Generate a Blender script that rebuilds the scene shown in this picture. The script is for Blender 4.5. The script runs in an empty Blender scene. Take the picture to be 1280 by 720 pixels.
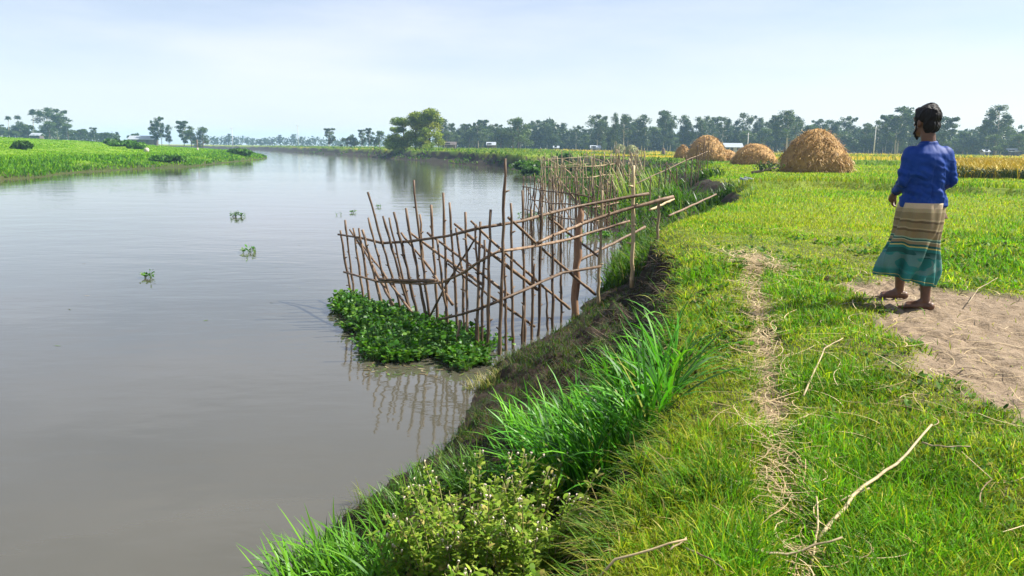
import bpy, math, random
import numpy as np
from mathutils import Vector, Matrix, Euler
R = math.radians
PI = math.pi
rng = np.random.default_rng(7)
random.seed(7)
S = bpy.context.scene
COL = S.collection

# ------------------------------------------------------------------ camera
CAM_Z = 2.6
PITCH, ROLL, F = R(10.39), R(0.55), 960.0
MROT = Matrix.Rotation(R(90) - PITCH, 3, 'X') @ Matrix.Rotation(ROLL, 3, 'Z')
cd = bpy.data.cameras.new('camera'); cam = bpy.data.objects.new('camera', cd); COL.objects.link(cam)
cam.location = (0, 0, CAM_Z); cam.rotation_euler = MROT.to_euler()
cd.sensor_width = 36; cd.lens = 27; cd.clip_end = 8000; cd.clip_start = 0.05
S.camera = cam

def ray(px, py):
    return MROT @ Vector(((px - 640) / F, (360 - py) / F, -1))
def P(px, py, z=0.0):
    d = ray(px, py); t = (z - CAM_Z) / d.z
    return Vector((d.x * t, d.y * t, z))
def D(px, py, y):
    d = ray(px, py); t = y / d.y
    return Vector((d.x * t, y, CAM_Z + d.z * t))
def P2(px, py, z=0.0):
    v = P(px, py, z); return (v.x, v.y)
def proj(x, y, z):
    v = MROT.transposed() @ Vector((x, y, z - CAM_Z)); return (640 + F * v.x / -v.z, 360 - F * v.y / -v.z)

# ------------------------------------------------------------------ noise, distances
def _h(ix, iy, seed):
    n = (ix * 374761393 + iy * 668265263 + seed * 1442695041) & 0xFFFFFFFF
    n = ((n ^ (n >> 13)) * 1274126177) & 0xFFFFFFFF
    return ((n ^ (n >> 16)) & 0xFFFF) / 65535.0
def vnoise(x, y, seed=0):
    x = np.asarray(x, float); y = np.asarray(y, float)
    ix = np.floor(x).astype(np.int64); iy = np.floor(y).astype(np.int64)
    fx = x - ix; fy = y - iy
    fx = fx * fx * (3 - 2 * fx); fy = fy * fy * (3 - 2 * fy)
    a = _h(ix, iy, seed); b = _h(ix + 1, iy, seed); c = _h(ix, iy + 1, seed); d = _h(ix + 1, iy + 1, seed)
    return (a * (1 - fx) + b * fx) * (1 - fy) + (c * (1 - fx) + d * fx) * fy
def fbm(x, y, o=4, seed=0):
    s = 0; a = 0.5; t = 0
    for k in range(o):
        s = s + a * vnoise(x * 2 ** k, y * 2 ** k, seed + k * 17); t += a; a *= 0.5
    return s / t
def smooth(a, b, x):
    t = np.clip((np.asarray(x, float) - a) / (b - a), 0, 1); return t * t * (3 - 2 * t)
def sdist(poly, x, y):
    """signed distance to a closed polygon, positive inside"""
    x = np.asarray(x, float); y = np.asarray(y, float)
    d2 = np.full(x.shape, 1e18); ins = np.zeros(x.shape, bool); n = len(poly)
    for i in range(n):
        x0, y0 = poly[i]; x1, y1 = poly[(i + 1) % n]
        ex, ey = x1 - x0, y1 - y0
        t = np.clip(((x - x0) * ex + (y - y0) * ey) / (ex * ex + ey * ey + 1e-12), 0, 1)
        d2 = np.minimum(d2, (x - x0 - t * ex) ** 2 + (y - y0 - t * ey) ** 2)
        if y0 != y1:
            c = ((y0 > y) != (y1 > y)) & (x < (x1 - x0) * (y - y0) / (y1 - y0) + x0); ins ^= c
    d = np.sqrt(d2); return np.where(ins, d, -d)
def pdist(line, x, y):
    d2 = np.full(np.shape(x), 1e18)
    for (x0, y0), (x1, y1) in zip(line[:-1], line[1:]):
        ex, ey = x1 - x0, y1 - y0
        t = np.clip(((x - x0) * ex + (y - y0) * ey) / (ex * ex + ey * ey + 1e-12), 0, 1)
        d2 = np.minimum(d2, (x - x0 - t * ex) ** 2 + (y - y0 - t * ey) ** 2)
    return np.sqrt(d2)

ZT = 1.3
TOP = [(0.0, -9), (0.25, 0.5)] + [P2(a, b, ZT) for a, b in (
    (752, 720), (782, 640), (828, 545), (862, 478), (872, 430), (858, 382), (850, 335), (846, 305), (826, 288), (832, 274),
    (880, 264), (915, 252), (936, 241), (925, 231), (895, 222), (868, 212))] + [
    (17.5, 72), (15, 88), (10, 98), (5, 102), (1.5, 100), (-6, 121), (-18, 152), (-33, 190), (-72, 275), (-136, 415), (-250, 520), (-620, 700), (-2500, 1500)]
RIGHT_CLOSE = [(-2500, 2600), (2600, 2600), (2600, -9)]
TOPP = TOP + RIGHT_CLOSE
WAT = [(-2.2, -9), (-1.7, 0)] + [P2(a, b, 0) for a, b in (
    (300, 760), (372, 695), (440, 640), (512, 590), (560, 555), (584, 520), (596, 482), (628, 447), (672, 424), (720, 400), (748, 362), (766, 330), (776, 310),
    (764, 290), (746, 271), (720, 251), (695, 236), (665, 225), (648, 216), (636, 208.5))] + [
    (-7.5, 117), (-20, 149), (-35.5, 187), (-75, 272), (-140, 411), (-255, 512), (-625, 690), (-2500, 1480)]
WATP = WAT + RIGHT_CLOSE
LEFT = [(-140, -60), (-90, 10), (-62, 36)] + [P2(a, b, 0) for a, b in (
    (-60, 229), (0, 224), (60, 219.5), (110, 214.5), (165, 211.5), (236, 208.5), (262, 205), (300, 202), (334, 197.5), (318, 193.5), (280, 190.5), (242, 187.3))] + [
    (-230, 430), (-620, 590), (-2500, 1350), (-2500, -60)]
MUD = [P2(a, b, ZT) for a, b in ((1066, 340), (1130, 346), (1200, 360), (1290, 372), (1420, 390), (1700, 470), (1560, 640), (1300, 568), (1206, 508), (1138, 440), (1078, 384))]
PATH = [P2(a, b, ZT) for a, b in ((1040, 900), (1010, 720), (985, 620), (974, 540), (964, 460), (950, 400), (941, 350), (946, 318))]
BUND = [P2(a, b, ZT) for a, b in ((935, 236), (1010, 234), (1100, 238), (1190, 242), (1300, 246), (1500, 254))]
RICE = [P2(a, b, ZT) for a, b in ((1128, 212), (1190, 222.5), (1300, 225), (1600, 232))] + [(150, 52), (150, 92), (52, 92)]

def edge_noise(x, y):
    r = np.hypot(x, y)
    return (fbm(x * 4.5, y * 4.5, 2, 4) - 0.5) * 0.26 * smooth(30, 8, r) + (fbm(x * 1.6, y * 1.6, 3, 5) - 0.5) * np.clip(0.035 * r, 0.1, 0.45) + (fbm(x * 0.35, y * 0.35, 3, 9) - 0.5) * np.clip(0.03 * r - 0.1, 0, 3.0)
def ground(x, y, full=False):
    x = np.atleast_1d(np.asarray(x, float)); y = np.atleast_1d(np.asarray(y, float))
    en = edge_noise(x, y)
    dT = sdist(TOPP, x, y) + en; dW = sdist(WATP, x, y) + en * 0.6; dL = sdist(LEFT, x, y) + (fbm(x * 0.15, y * 0.15, 3, 3) - 0.5) * 3.0
    r = np.hypot(x, y)
    zt = ZT + 0.55 * smooth(60, 130, y) * smooth(30, -5, x)
    mud = smooth(-0.16, 0.16, sdist(MUD, x, y) + (fbm(x * 2.2, y * 2.2, 4, 31) - 0.5) * 0.9)
    dp = pdist(PATH, x, y) + (fbm(x * 3, y * 3, 3, 41) - 0.5) * 0.16
    path = smooth(0.14, 0.02, dp)
    db = pdist(BUND, x, y)
    bumps = (fbm(x * 0.8, y * 0.8, 3, 1) - 0.5) * 0.10 + (fbm(x * 5, y * 5, 3, 2) - 0.5) * 0.03 * smooth(40, 10, r)
    # trodden mud: foot-sized hollows and ridges
    u = x * 0.8 + y * 0.6; v = -x * 0.6 + y * 0.8
    pits = smooth(0.50, 0.72, vnoise(u * 4.5, v * 3.2, 61)) * 0.018 + smooth(0.6, 0.74, vnoise(u * 12, v * 6.5, 62)) * 0.024 + smooth(.6, .8, vnoise(x * 17, y * 11, 64)) * .03
    zin = zt + bumps * (1 - mud) - mud * (0.02 + pits - 0.02 * vnoise(x * 14, y * 14, 63)) - path * 0.045 + 0.22 * smooth(0.75, 0.15, db + (fbm(x, y, 2, 8) - .5) * 0.5)
    zin = zin - 0.10 * smooth(0.35, 0.0, dT)          # worn, rounded lip
    t = np.clip(dW / (dW + np.maximum(-dT, 1e-4) + 1e-6), 0, 1)
    prof = np.interp(t, [0, 0.10, 0.45, 0.70, 0.86, 0.93, 1.0], [0, 0.08, 0.24, 0.36, 0.47, 0.80, 0.925])
    zs = prof * zt + (fbm(x * 2.2, y * 2.2, 4, 12) - 0.5) * (0.2 + 0.3 * smooth(26, 11, r)) * np.clip(4 * t * (1 - t), 0, 1) + (fbm(x * 8, y * 8, 3, 14) - 0.5) * 0.16 * smooth(0, .15, t) * smooth(25, 8, r)
    zR = np.where(dT > 0, zin, np.where(dW > 0, np.maximum(zs, 0.01 + 0.0 * zs), np.maximum(dW * 0.5, -1.5)))
    zl = np.interp(dL, [0, 0.6, 4, 12, 40, 90, 220, 900], [0.0, 0.3, 0.8, 1.3, 3.0, 5.0, 7.6, 8.2]) + (fbm(x * 0.2, y * 0.2, 3, 15) - 0.5) * 0.5 * smooth(2, 15, dL)
    zL = np.where(dL > 0, zl, np.maximum(dL * 0.5, -1.5))
    z = np.maximum(zR, zL)
    if full:
        soil = np.where((dT <= 0.0) & (dW > -0.5) & (zR >= zL), 1.0, 0.0)
        wet = np.clip(1 - z / 0.25, 0, 1) * (r < 60)
        return z, dict(dT=dT, dW=dW, dL=dL, mud=mud, path=path, soil=soil, t=t, left=(zL > zR), r=r, db=db, wet=wet)
    return z
def gz(x, y): return float(ground(x, y)[0])

# ------------------------------------------------------------------ mesh helpers
def link(name, me, mat=None, parent=None, loc=None, smooth_=True):
    o = bpy.data.objects.new(name, me); COL.objects.link(o)
    if mat is not None and len(me.materials) == 0: me.materials.append(mat)
    if parent is not None: o.parent = parent
    if loc is not None: o.location = loc
    if smooth_ and len(me.polygons): me.polygons.foreach_set('use_smooth', np.ones(len(me.polygons), bool))
    return o
def mesh_np(name, V, Fq, col=None, attr='Col', k=4):
    V = np.asarray(V, np.float32); Fq = np.asarray(Fq, np.int32)
    me = bpy.data.meshes.new(name)
    me.vertices.add(len(V)); me.vertices.foreach_set('co', V.ravel())
    n = len(Fq); me.loops.add(n * k); me.loops.foreach_set('vertex_index', Fq.ravel())
    me.polygons.add(n); me.polygons.foreach_set('loop_start', np.arange(0, n * k, k, dtype=np.int32))
    me.update(calc_edges=True)
    if col is not None:
        cs = col if isinstance(col, dict) else {attr: col}
        for a, c in cs.items():
            ca = me.color_attributes.new(a, 'FLOAT_COLOR', 'POINT')
            c4 = np.ones((len(V), 4), np.float32); c4[:, :c.shape[1]] = c; ca.data.foreach_set('color', c4.ravel())
    return me
class MB:
    def __init__(s): s.v = []; s.f = []
    def add(s, vs, fs):
        o = len(s.v); s.v += [tuple(p) for p in vs]; s.f += [tuple(i + o for i in f) for f in fs]; return s
    def tube(s, pts, rad, n=8, cap=True):
        pts = [Vector(p) for p in pts]; m = len(pts)
        if not hasattr(rad, '__len__'): rad = [rad] * m
        ref = Vector((0.31, 0.87, 0.13)); vs = []; fs = []
        for i, p in enumerate(pts):
            t = (pts[min(i + 1, m - 1)] - pts[max(i - 1, 0)]).normalized()
            a = t.cross(ref)
            if a.length < 0.05: a = t.cross(Vector((1, 0, 0)))
            a.normalize(); b = t.cross(a)
            for k in range(n):
                an = 2 * PI * k / n; vs.append(p + (a * math.cos(an) + b * math.sin(an)) * rad[i])
        for i in range(m - 1):
            for k in range(n):
                fs.append((i * n + k, i * n + (k + 1) % n, (i + 1) * n + (k + 1) % n, (i + 1) * n + k))
        if cap: fs.append(tuple(range(n))[::-1]); fs.append(tuple((m - 1) * n + k for k in range(n)))
        return s.add(vs, fs)
    def ell(s, c, r, rot=None, nu=16, nv=10):
        c = Vector(c); vs = []; fs = []
        rot = rot or Matrix.Identity(3)
        vs.append(c + rot @ Vector((0, 0, -r[2])))
        for j in range(1, nv):
            ph = -PI / 2 + PI * j / nv
            for i in range(nu):
                th = 2 * PI * i / nu
                vs.append(c + rot @ Vector((r[0] * math.cos(ph) * math.cos(th), r[1] * math.cos(ph) * math.sin(th), r[2] * math.sin(ph))))
        vs.append(c + rot @ Vector((0, 0, r[2]))); top = len(vs) - 1
        for i in range(nu):
            fs.append((0, 1 + (i + 1) % nu, 1 + i)); fs.append((top, top - nu + i, top - nu + (i + 1) % nu))
        for j in range(nv - 2):
            for i in range(nu):
                a = 1 + j * nu; fs.append((a + i, a + (i + 1) % nu, a + nu + (i + 1) % nu, a + nu + i))
        return s.add(vs, fs)
    def box(s, c, d, rz=0.0):
        cz, sz = math.cos(rz), math.sin(rz); vs = []
        for k in (-.5, .5):
            for (i, j) in ((-.5, -.5), (.5, -.5), (.5, .5), (-.5, .5)):
                x, y = i * d[0], j * d[1]; vs.append((c[0] + x * cz - y * sz, c[1] + x * sz + y * cz, c[2] + k * d[2]))
        return s.add(vs, [(3, 2, 1, 0), (4, 5, 6, 7), (0, 1, 5, 4), (1, 2, 6, 5), (2, 3, 7, 6), (3, 0, 4, 7)])
    def mesh(s, name):
        me = bpy.data.meshes.new(name); me.from_pydata(s.v, [], s.f); me.update(); return me
    def build(s, name, mat, parent=None, loc=None, smooth_=True): return link(name, s.mesh(name), mat, parent, loc, smooth_)

def ribbon_arrays(root, az, tilt, bend, L, W, nseg, prof, twist=0.0, curl=0.0):
    root = np.asarray(root, float); N = len(root)
    B = lambda a: np.broadcast_to(np.asarray(a, float), (N,))
    az, tilt, bend, L, W, twist, curl = map(B, (az, tilt, bend, L, W, twist, curl))
    V = np.zeros((N, nseg + 1, 2, 3)); p = root.copy()
    for i in range(nseg + 1):
        s = i / nseg; th = tilt + bend * s; a = az + curl * s
        d = np.stack([np.sin(th) * np.cos(a), np.sin(th) * np.sin(a), np.cos(th)], 1)
        nrm = np.stack([np.cos(th) * np.cos(a), np.cos(th) * np.sin(a), -np.sin(th)], 1)
        sd = np.stack([-np.sin(a), np.cos(a), np.zeros(N)], 1)
        w = (np.cos(twist)[:, None] * sd + np.sin(twist)[:, None] * nrm) * (W * prof[i] * 0.5)[:, None]
        V[:, i, 0] = p - w; V[:, i, 1] = p + w
        p = p + d * (L / nseg)[:, None]
    base = (np.arange(N) * (nseg + 1) * 2)[:, None]
    Fq = np.concatenate([base + np.array([[2 * i, 2 * i + 1, 2 * i + 3, 2 * i + 2]]) for i in range(nseg)], 0)
    return V.reshape(-1, 3), Fq
BLADE = {2: [1, .75, .04], 3: [.8, 1, .7, .04], 4: [.7, 1, .9, .6, .03], 6: [.55, .9, 1, .92, .75, .48, .02]}
LEAF5 = [.12, .75, 1, .8, .1]
def ribbons(name, root, az, tilt, bend, L, W, nseg, col, mat, prof=None, parent=None, twist=0.0, curl=0.0):
    prof = prof or BLADE[nseg]
    V, Fq = ribbon_arrays(root, az, tilt, bend, L, W, nseg, prof, twist, curl)
    c = np.repeat(np.asarray(col, np.float32), (nseg + 1) * 2, 0)
    return link(name, mesh_np(name, V, Fq, c), mat, parent)
def cat_mesh(name, parts):
    Vs = []; Fs = []; Cs = []; o = 0
    for V, Fq, c in parts:
        Vs.append(V); Fs.append(Fq + o); Cs.append(c); o += len(V)
    return mesh_np(name, np.concatenate(Vs), np.concatenate(Fs), np.concatenate(Cs).astype(np.float32))
def kites(c, size, up=0.25):
    """leaf faces: kite-shaped quads at points c"""
    N = len(c); a = rng.normal(size=(N, 3)); a /= np.linalg.norm(a, axis=1)[:, None]
    b = np.cross(a, rng.normal(size=(N, 3))); b /= np.linalg.norm(b, axis=1)[:, None]
    s = np.broadcast_to(size, (N,))[:, None]
    V = np.stack([c - a * s * .6, c + b * s * .36 - a * s * .05, c + a * s * .6, c - b * s * .36 - a * s * .05], 1).reshape(-1, 3)
    return V, np.arange(N * 4).reshape(-1, 4)
def mixcol(cols, w, n, jit=0.18):
    cols = np.asarray(cols, float); idx = rng.choice(len(cols), n, p=np.asarray(w, float) / np.sum(w))
    c = cols[idx] * (1 + rng.normal(size=(n, 1)) * jit); return np.clip(c, 0.005, 0.9)

# ------------------------------------------------------------------ tagging
def tag(o, label=None, cat=None, group=None, kind=None):
    if label: o['label'] = label
    if cat: o['category'] = cat
    if group: o['group'] = group
    if kind: o['kind'] = kind
    return o
def thing(name, label, cat, loc=(0, 0, 0), group=None, rz=0):
    o = bpy.data.objects.new(name, None); COL.objects.link(o); o.location = loc; o.rotation_euler = (0, 0, rz)
    o.empty_display_size = 0.1
    return tag(o, label, cat, group)

# ------------------------------------------------------------------ materials
def newmat(name):
    m = bpy.data.materials.new(name); m.use_nodes = True; nt = m.node_tree; nt.nodes.clear()
    out = nt.nodes.new('ShaderNodeOutputMaterial'); return m, nt, out
def N_(nt, t, **kw):
    n = nt.nodes.new(t)
    for k, v in kw.items():
        if k.startswith('i_'):
            key = k[2:]; key = int(key) if key.isdigit() else key.replace('_', ' '); n.inputs[key].default_value = v
        else: setattr(n, k, v)
    return n
def L_(nt, a, b): nt.links.new(a, b)
def ramp(nt, fac, stops, interp='LINEAR'):
    r = nt.nodes.new('ShaderNodeValToRGB'); r.color_ramp.interpolation = interp
    e = r.color_ramp.elements
    while len(e) < len(stops): e.new(0.5)
    for i, (p, c) in enumerate(stops): e[i].position = p; e[i].color = (*c, 1) if len(c) == 3 else c
    if fac is not None: L_(nt, fac, r.inputs[0])
    return r
def mix(nt, fac, a, b, mode='MIX'):
    n = nt.nodes.new('ShaderNodeMix'); n.data_type = 'RGBA'; n.blend_type = mode
    for sock, v in ((n.inputs[0], fac), (n.inputs[6], a), (n.inputs[7], b)):
        if hasattr(v, 'is_linked'): L_(nt, v, sock)
        elif isinstance(v, (int, float)): sock.default_value = v
        else: sock.default_value = (*v, 1)
    return n.outputs[2]
def leaf_mat(name, transl=0.4, rough=0.5, spec=0.35, tint=(1.15, 1.25, 0.6), noise=0.0):
    m, nt, out = newmat(name)
    a = N_(nt, 'ShaderNodeAttribute', attribute_name='Col')
    p = N_(nt, 'ShaderNodeBsdfPrincipled', i_Roughness=rough); p.inputs['Specular IOR Level'].default_value = spec
    c = a.outputs['Color']
    L_(nt, c, p.inputs['Base Color'])
    tr = N_(nt, 'ShaderNodeBsdfTranslucent'); L_(nt, mix(nt, 1.0, c, tint, 'MULTIPLY'), tr.inputs['Color'])
    ms = N_(nt, 'ShaderNodeMixShader', i_0=transl); L_(nt, p.outputs[0], ms.inputs[1]); L_(nt, tr.outputs[0], ms.inputs[2])
    L_(nt, ms.outputs[0], out.inputs['Surface']); return m
def rough_mat(name, c1, c2, scale=8.0, rough=0.8, bump=0.3, detail=6, stretch=(1, 1, 1), rand=0.0, c3=None, spec=0.3, dist=0.02):
    m, nt, out = newmat(name)
    tc = N_(nt, 'ShaderNodeTexCoord'); mp = N_(nt, 'ShaderNodeMapping'); mp.inputs['Scale'].default_value = stretch
    L_(nt, tc.outputs['Object'], mp.inputs['Vector'])
    n = N_(nt, 'ShaderNodeTexNoise', i_Scale=scale, i_Detail=float(detail), i_Roughness=0.65); L_(nt, mp.outputs[0], n.inputs['Vector'])
    st = [(0.3, c1), (0.7, c2)] if c3 is None else [(0.28, c1), (0.5, c2), (0.72, c3)]
    c = ramp(nt, n.outputs['Fac'], st).outputs[0]
    if rand:
        oi = N_(nt, 'ShaderNodeObjectInfo'); hv = N_(nt, 'ShaderNodeHueSaturation')
        mr = N_(nt, 'ShaderNodeMapRange', i_3=1 - rand, i_4=1 + rand); L_(nt, oi.outputs['Random'], mr.inputs[0]); L_(nt, mr.outputs[0], hv.inputs['Value'])
        L_(nt, c, hv.inputs['Color']); c = hv.outputs[0]
    p = N_(nt, 'ShaderNodeBsdfPrincipled', i_Roughness=rough); p.inputs['Specular IOR Level'].default_value = spec
    L_(nt, c, p.inputs['Base Color'])
    b = N_(nt, 'ShaderNodeBump', i_Strength=bump, i_Distance=dist); L_(nt, n.outputs['Fac'], b.inputs['Height']); L_(nt, b.outputs[0], p.inputs['Normal'])
    L_(nt, p.outputs[0], out.inputs['Surface']); return m

M = {}
M['grass'] = leaf_mat('grass_leaf', 0.48, 0.55, 0.15)
M['lush'] = leaf_mat('lush_leaf', 0.38, 0.42, 0.22)
M['crown'] = leaf_mat('tree_leaf', 0.28, 0.5, 0.35)
M['straw'] = leaf_mat('dry_straw', 0.12, 0.55, 0.3, (1, .9, .7))
M['bark'] = rough_mat('bark', (0.10, 0.07, 0.05), (0.22, 0.17, 0.13), 6, 0.9, 0.5, stretch=(1, 1, .3))
M['pale_bark'] = rough_mat('pale_bark', (0.32, 0.28, 0.23), (0.5, 0.46, 0.4), 4, 0.8, 0.3)
M['bamboo'] = rough_mat('weathered_stake', (0.05, 0.032, 0.02), (0.145, 0.093, 0.056), 5, 0.62, 0.35, stretch=(3, 3, .8), rand=0.35, c3=(0.23, 0.165, 0.105), dist=0.006)
M['bamboo_pale'] = rough_mat('dry_cane', (0.22, 0.16, 0.085), (0.34, 0.27, 0.15), 5, 0.6, 0.3, stretch=(3, 3, .8), rand=0.35, c3=(0.20, 0.125, 0.07), dist=0.006)
M['log'] = rough_mat('stripped_log', (0.15, 0.085, 0.045), (0.27, 0.16, 0.09), 7, 0.7, 0.5, stretch=(2, 2, .5), c3=(0.24, 0.13, 0.08), dist=0.01)
M['tin'] = rough_mat('pale_tin', (0.24, 0.28, 0.32), (0.36, 0.39, 0.43), 3, 0.5, 0.1)
M['wall'] = rough_mat('house_wall', (0.07, 0.06, 0.055), (0.13, 0.11, 0.1), 2, 0.9, 0.2)
M['wall_white'] = rough_mat('white_wall', (0.3, 0.3, 0.29), (0.4, 0.4, 0.39), 2, 0.9, 0.1)
M['dark'] = rough_mat('dark_opening', (0.03, 0.03, 0.035), (0.05, 0.05, 0.05), 2, 0.8, 0.1)
M['concrete'] = rough_mat('concrete_pole', (0.4, 0.4, 0.38), (0.55, 0.54, 0.52), 3, 0.9, 0.1)

# ground
def ground_material():
    m, nt, out = newmat('river_land')
    a = N_(nt, 'ShaderNodeAttribute', attribute_name='mask'); a2 = N_(nt, 'ShaderNodeAttribute', attribute_name='mask2')
    s1 = N_(nt, 'ShaderNodeSeparateColor'); L_(nt, a.outputs['Color'], s1.inputs[0])
    s2 = N_(nt, 'ShaderNodeSeparateColor'); L_(nt, a2.outputs['Color'], s2.inputs[0])
    tc = N_(nt, 'ShaderNodeTexCoord'); O = tc.outputs['Object']
    def noise(sc, d=5.0, r=0.6, dist=0.0):
        n = N_(nt, 'ShaderNodeTexNoise', i_Scale=sc, i_Detail=d, i_Roughness=r, i_Distortion=dist); L_(nt, O, n.inputs['Vector']); return n.outputs['Fac']
    big = noise(0.25); mid = noise(2.5, 6.0); fine = noise(28.0, 6.0, 0.7); clod = noise(9.0, 6.0, 0.65, 0.6)
    grass = mix(nt, ramp(nt, big, [(0.38, (0, 0, 0)), (0.62, (1, 1, 1))]).outputs[0], (0.105, 0.205, 0.008), (0.18, 0.225, 0.014))
    grass = mix(nt, ramp(nt, fine, [(0.35, (0, 0, 0)), (0.75, (1, 1, 1))]).outputs[0], grass, (0.05, 0.08, 0.012))
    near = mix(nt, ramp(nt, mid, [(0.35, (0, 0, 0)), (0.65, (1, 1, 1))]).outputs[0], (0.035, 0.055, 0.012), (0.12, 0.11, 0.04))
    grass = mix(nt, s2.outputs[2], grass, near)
    gold = mix(nt, ramp(nt, mid, [(0.3, (0, 0, 0)), (0.7, (1, 1, 1))]).outputs[0], (0.36, 0.29, 0.03), (0.48, 0.36, 0.045))
    c = mix(nt, s2.outputs[0], grass, gold)
    leftc = mix(nt, ramp(nt, noise(0.12), [(0.4, (0, 0, 0)), (0.6, (1, 1, 1))]).outputs[0], (0.10, 0.2, 0.005), (0.15, 0.24, 0.009))
    c = mix(nt, s2.outputs[1], c, leftc)
    soil = mix(nt, ramp(nt, clod, [(0.3, (0, 0, 0)), (0.7, (1, 1, 1))]).outputs[0], (0.013, 0.009, 0.006), (0.045, 0.031, 0.02))
    moss = ramp(nt, mid, [(0.5, (0, 0, 0)), (0.62, (1, 1, 1))]).outputs[0]
    soil = mix(nt, moss, soil, (0.018, 0.028, 0.007))
    c = mix(nt, s1.outputs[1], c, soil)
    mud = mix(nt, ramp(nt, clod, [(0.25, (0, 0, 0)), (0.75, (1, 1, 1))]).outputs[0], (0.16, 0.118, 0.075), (0.28, 0.212, 0.142))
    mud = mix(nt, ramp(nt, fine, [(0.55, (0, 0, 0)), (0.75, (1, 1, 1))]).outputs[0], mud, (0.10, 0.07, 0.046))
    c = mix(nt, s1.outputs[0], c, mud)
    path = mix(nt, clod, (0.16, 0.115, 0.065), (0.28, 0.215, 0.13))
    c = mix(nt, s1.outputs[2], c, path)
    p = N_(nt, 'ShaderNodeBsdfPrincipled', i_Roughness=0.92); p.inputs['Specular IOR Level'].default_value = 0.2
    L_(nt, c, p.inputs['Base Color'])
    add = N_(nt, 'ShaderNodeMath', operation='MULTIPLY_ADD'); add.inputs[1].default_value = 0.35; L_(nt, fine, add.inputs[0]); L_(nt, clod, add.inputs[2])
    b = N_(nt, 'ShaderNodeBump', i_Strength=0.9, i_Distance=0.05); L_(nt, add.outputs[0], b.inputs['Height']); L_(nt, b.outputs[0], p.inputs['Normal'])
    L_(nt, p.outputs[0], out.inputs['Surface']); return m

def build_ground():
    cy = -3.0
    ang = np.concatenate([np.linspace(-88, -46, 40, endpoint=False), np.linspace(-46, 46, 440), np.linspace(46, 88, 41)[1:]])
    rr = np.exp(np.arange(math.log(0.8), math.log(60), 0.0065)); rr = np.concatenate([rr, np.exp(np.arange(math.log(60), math.log(2400), 0.009))])
    A, RR = np.meshgrid(np.radians(ang), rr); X = RR * np.sin(A); Y = cy + RR * np.cos(A)
    z, k = ground(X.ravel(), Y.ravel(), True)
    na, nr = len(ang), len(rr)
    idx = np.arange(na * nr).reshape(nr, na)
    Fq = np.stack([idx[:-1, :-1], idx[:-1, 1:], idx[1:, 1:], idx[1:, :-1]], -1).reshape(-1, 4)[:, ::-1]
    x, y = X.ravel(), Y.ravel()
    k['soil'] = np.maximum(k['soil'], 0.85 * smooth(.9, .25, z) * k['left'] * (z > -.3))
    mask = np.stack([k['mud'] * (k['dT'] > 0), k['soil'], k['path'] * (k['dT'] > 0)], 1)
    strip = smooth(0.5, 0.62, vnoise(x * 0.012 + 3, y * 0.05, 77))
    gold = smooth(90, 105, y + (vnoise(x * 0.05, y * 0.02, 6) - .5) * 20) * smooth(5, 25, x) * (0.25 + 0.75 * strip) * (k['dT'] > 0)
    gold = np.maximum(gold, smooth(-0.5, 0.5, sdist(RICE, x, y)) * 0.8)
    gold = np.maximum(gold, smooth(150, 170, y) * smooth(0.55, 0.6, vnoise(x * 0.02, y * 0.03, 71)) * 0.7 * (k['dT'] > 1))
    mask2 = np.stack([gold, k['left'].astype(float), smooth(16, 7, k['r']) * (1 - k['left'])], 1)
    me = mesh_np('riverside_ground', np.stack([x, y, z], 1), Fq, {'mask': mask.astype(np.float32), 'mask2': mask2.astype(np.float32)})
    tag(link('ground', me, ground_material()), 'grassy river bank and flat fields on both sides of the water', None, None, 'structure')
build_ground()

# water
def water_material():
    m, nt, out = newmat('muddy_river')
    tc = N_(nt, 'ShaderNodeTexCoord'); mp = N_(nt, 'ShaderNodeMapping'); mp.inputs['Scale'].default_value = (0.75, 1.6, 1); mp.inputs['Rotation'].default_value = (0, 0, R(-8))
    L_(nt, tc.outputs['Object'], mp.inputs['Vector'])
    def noise(sc, d, r=0.5):
        n = N_(nt, 'ShaderNodeTexNoise', i_Scale=sc, i_Detail=d, i_Roughness=r); L_(nt, mp.outputs[0], n.inputs['Vector']); return n.outputs['Fac']
    n1 = noise(2.6, 3.0); n2 = noise(0.45, 3.0); n3 = noise(0.05, 4.0)
    p = N_(nt, 'ShaderNodeBsdfPrincipled', i_Roughness=0.045, i_IOR=1.62)
    L_(nt, mix(nt, n3, (0.056, 0.053, 0.038), (0.071, 0.067, 0.049)), p.inputs['Base Color'])
    # calm patches and wind-ruffled patches
    st = N_(nt, 'ShaderNodeMapRange', i_1=0.35, i_2=0.7, i_3=0.12, i_4=0.6); L_(nt, n3, st.inputs[0])
    b1 = N_(nt, 'ShaderNodeBump', i_Distance=0.012); L_(nt, st.outputs[0], b1.inputs['Strength']); L_(nt, n1, b1.inputs['Height'])
    b2 = N_(nt, 'ShaderNodeBump', i_Strength=0.32, i_Distance=0.04); L_(nt, n2, b2.inputs['Height']); L_(nt, b1.outputs[0], b2.inputs['Normal'])
    L_(nt, b2.outputs[0], p.inputs['Normal'])
    L_(nt, p.outputs[0], out.inputs['Surface']); return m
wm = MB(); wm.add([(-2400, -20, 0), (2400, -20, 0), (2400, 2400, 0), (-2400, 2400, 0)], [(0, 1, 2, 3)])
tag(wm.build('water', water_material(), smooth_=False), 'wide calm muddy river reflecting the pale sky', None, None, 'structure')

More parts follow.
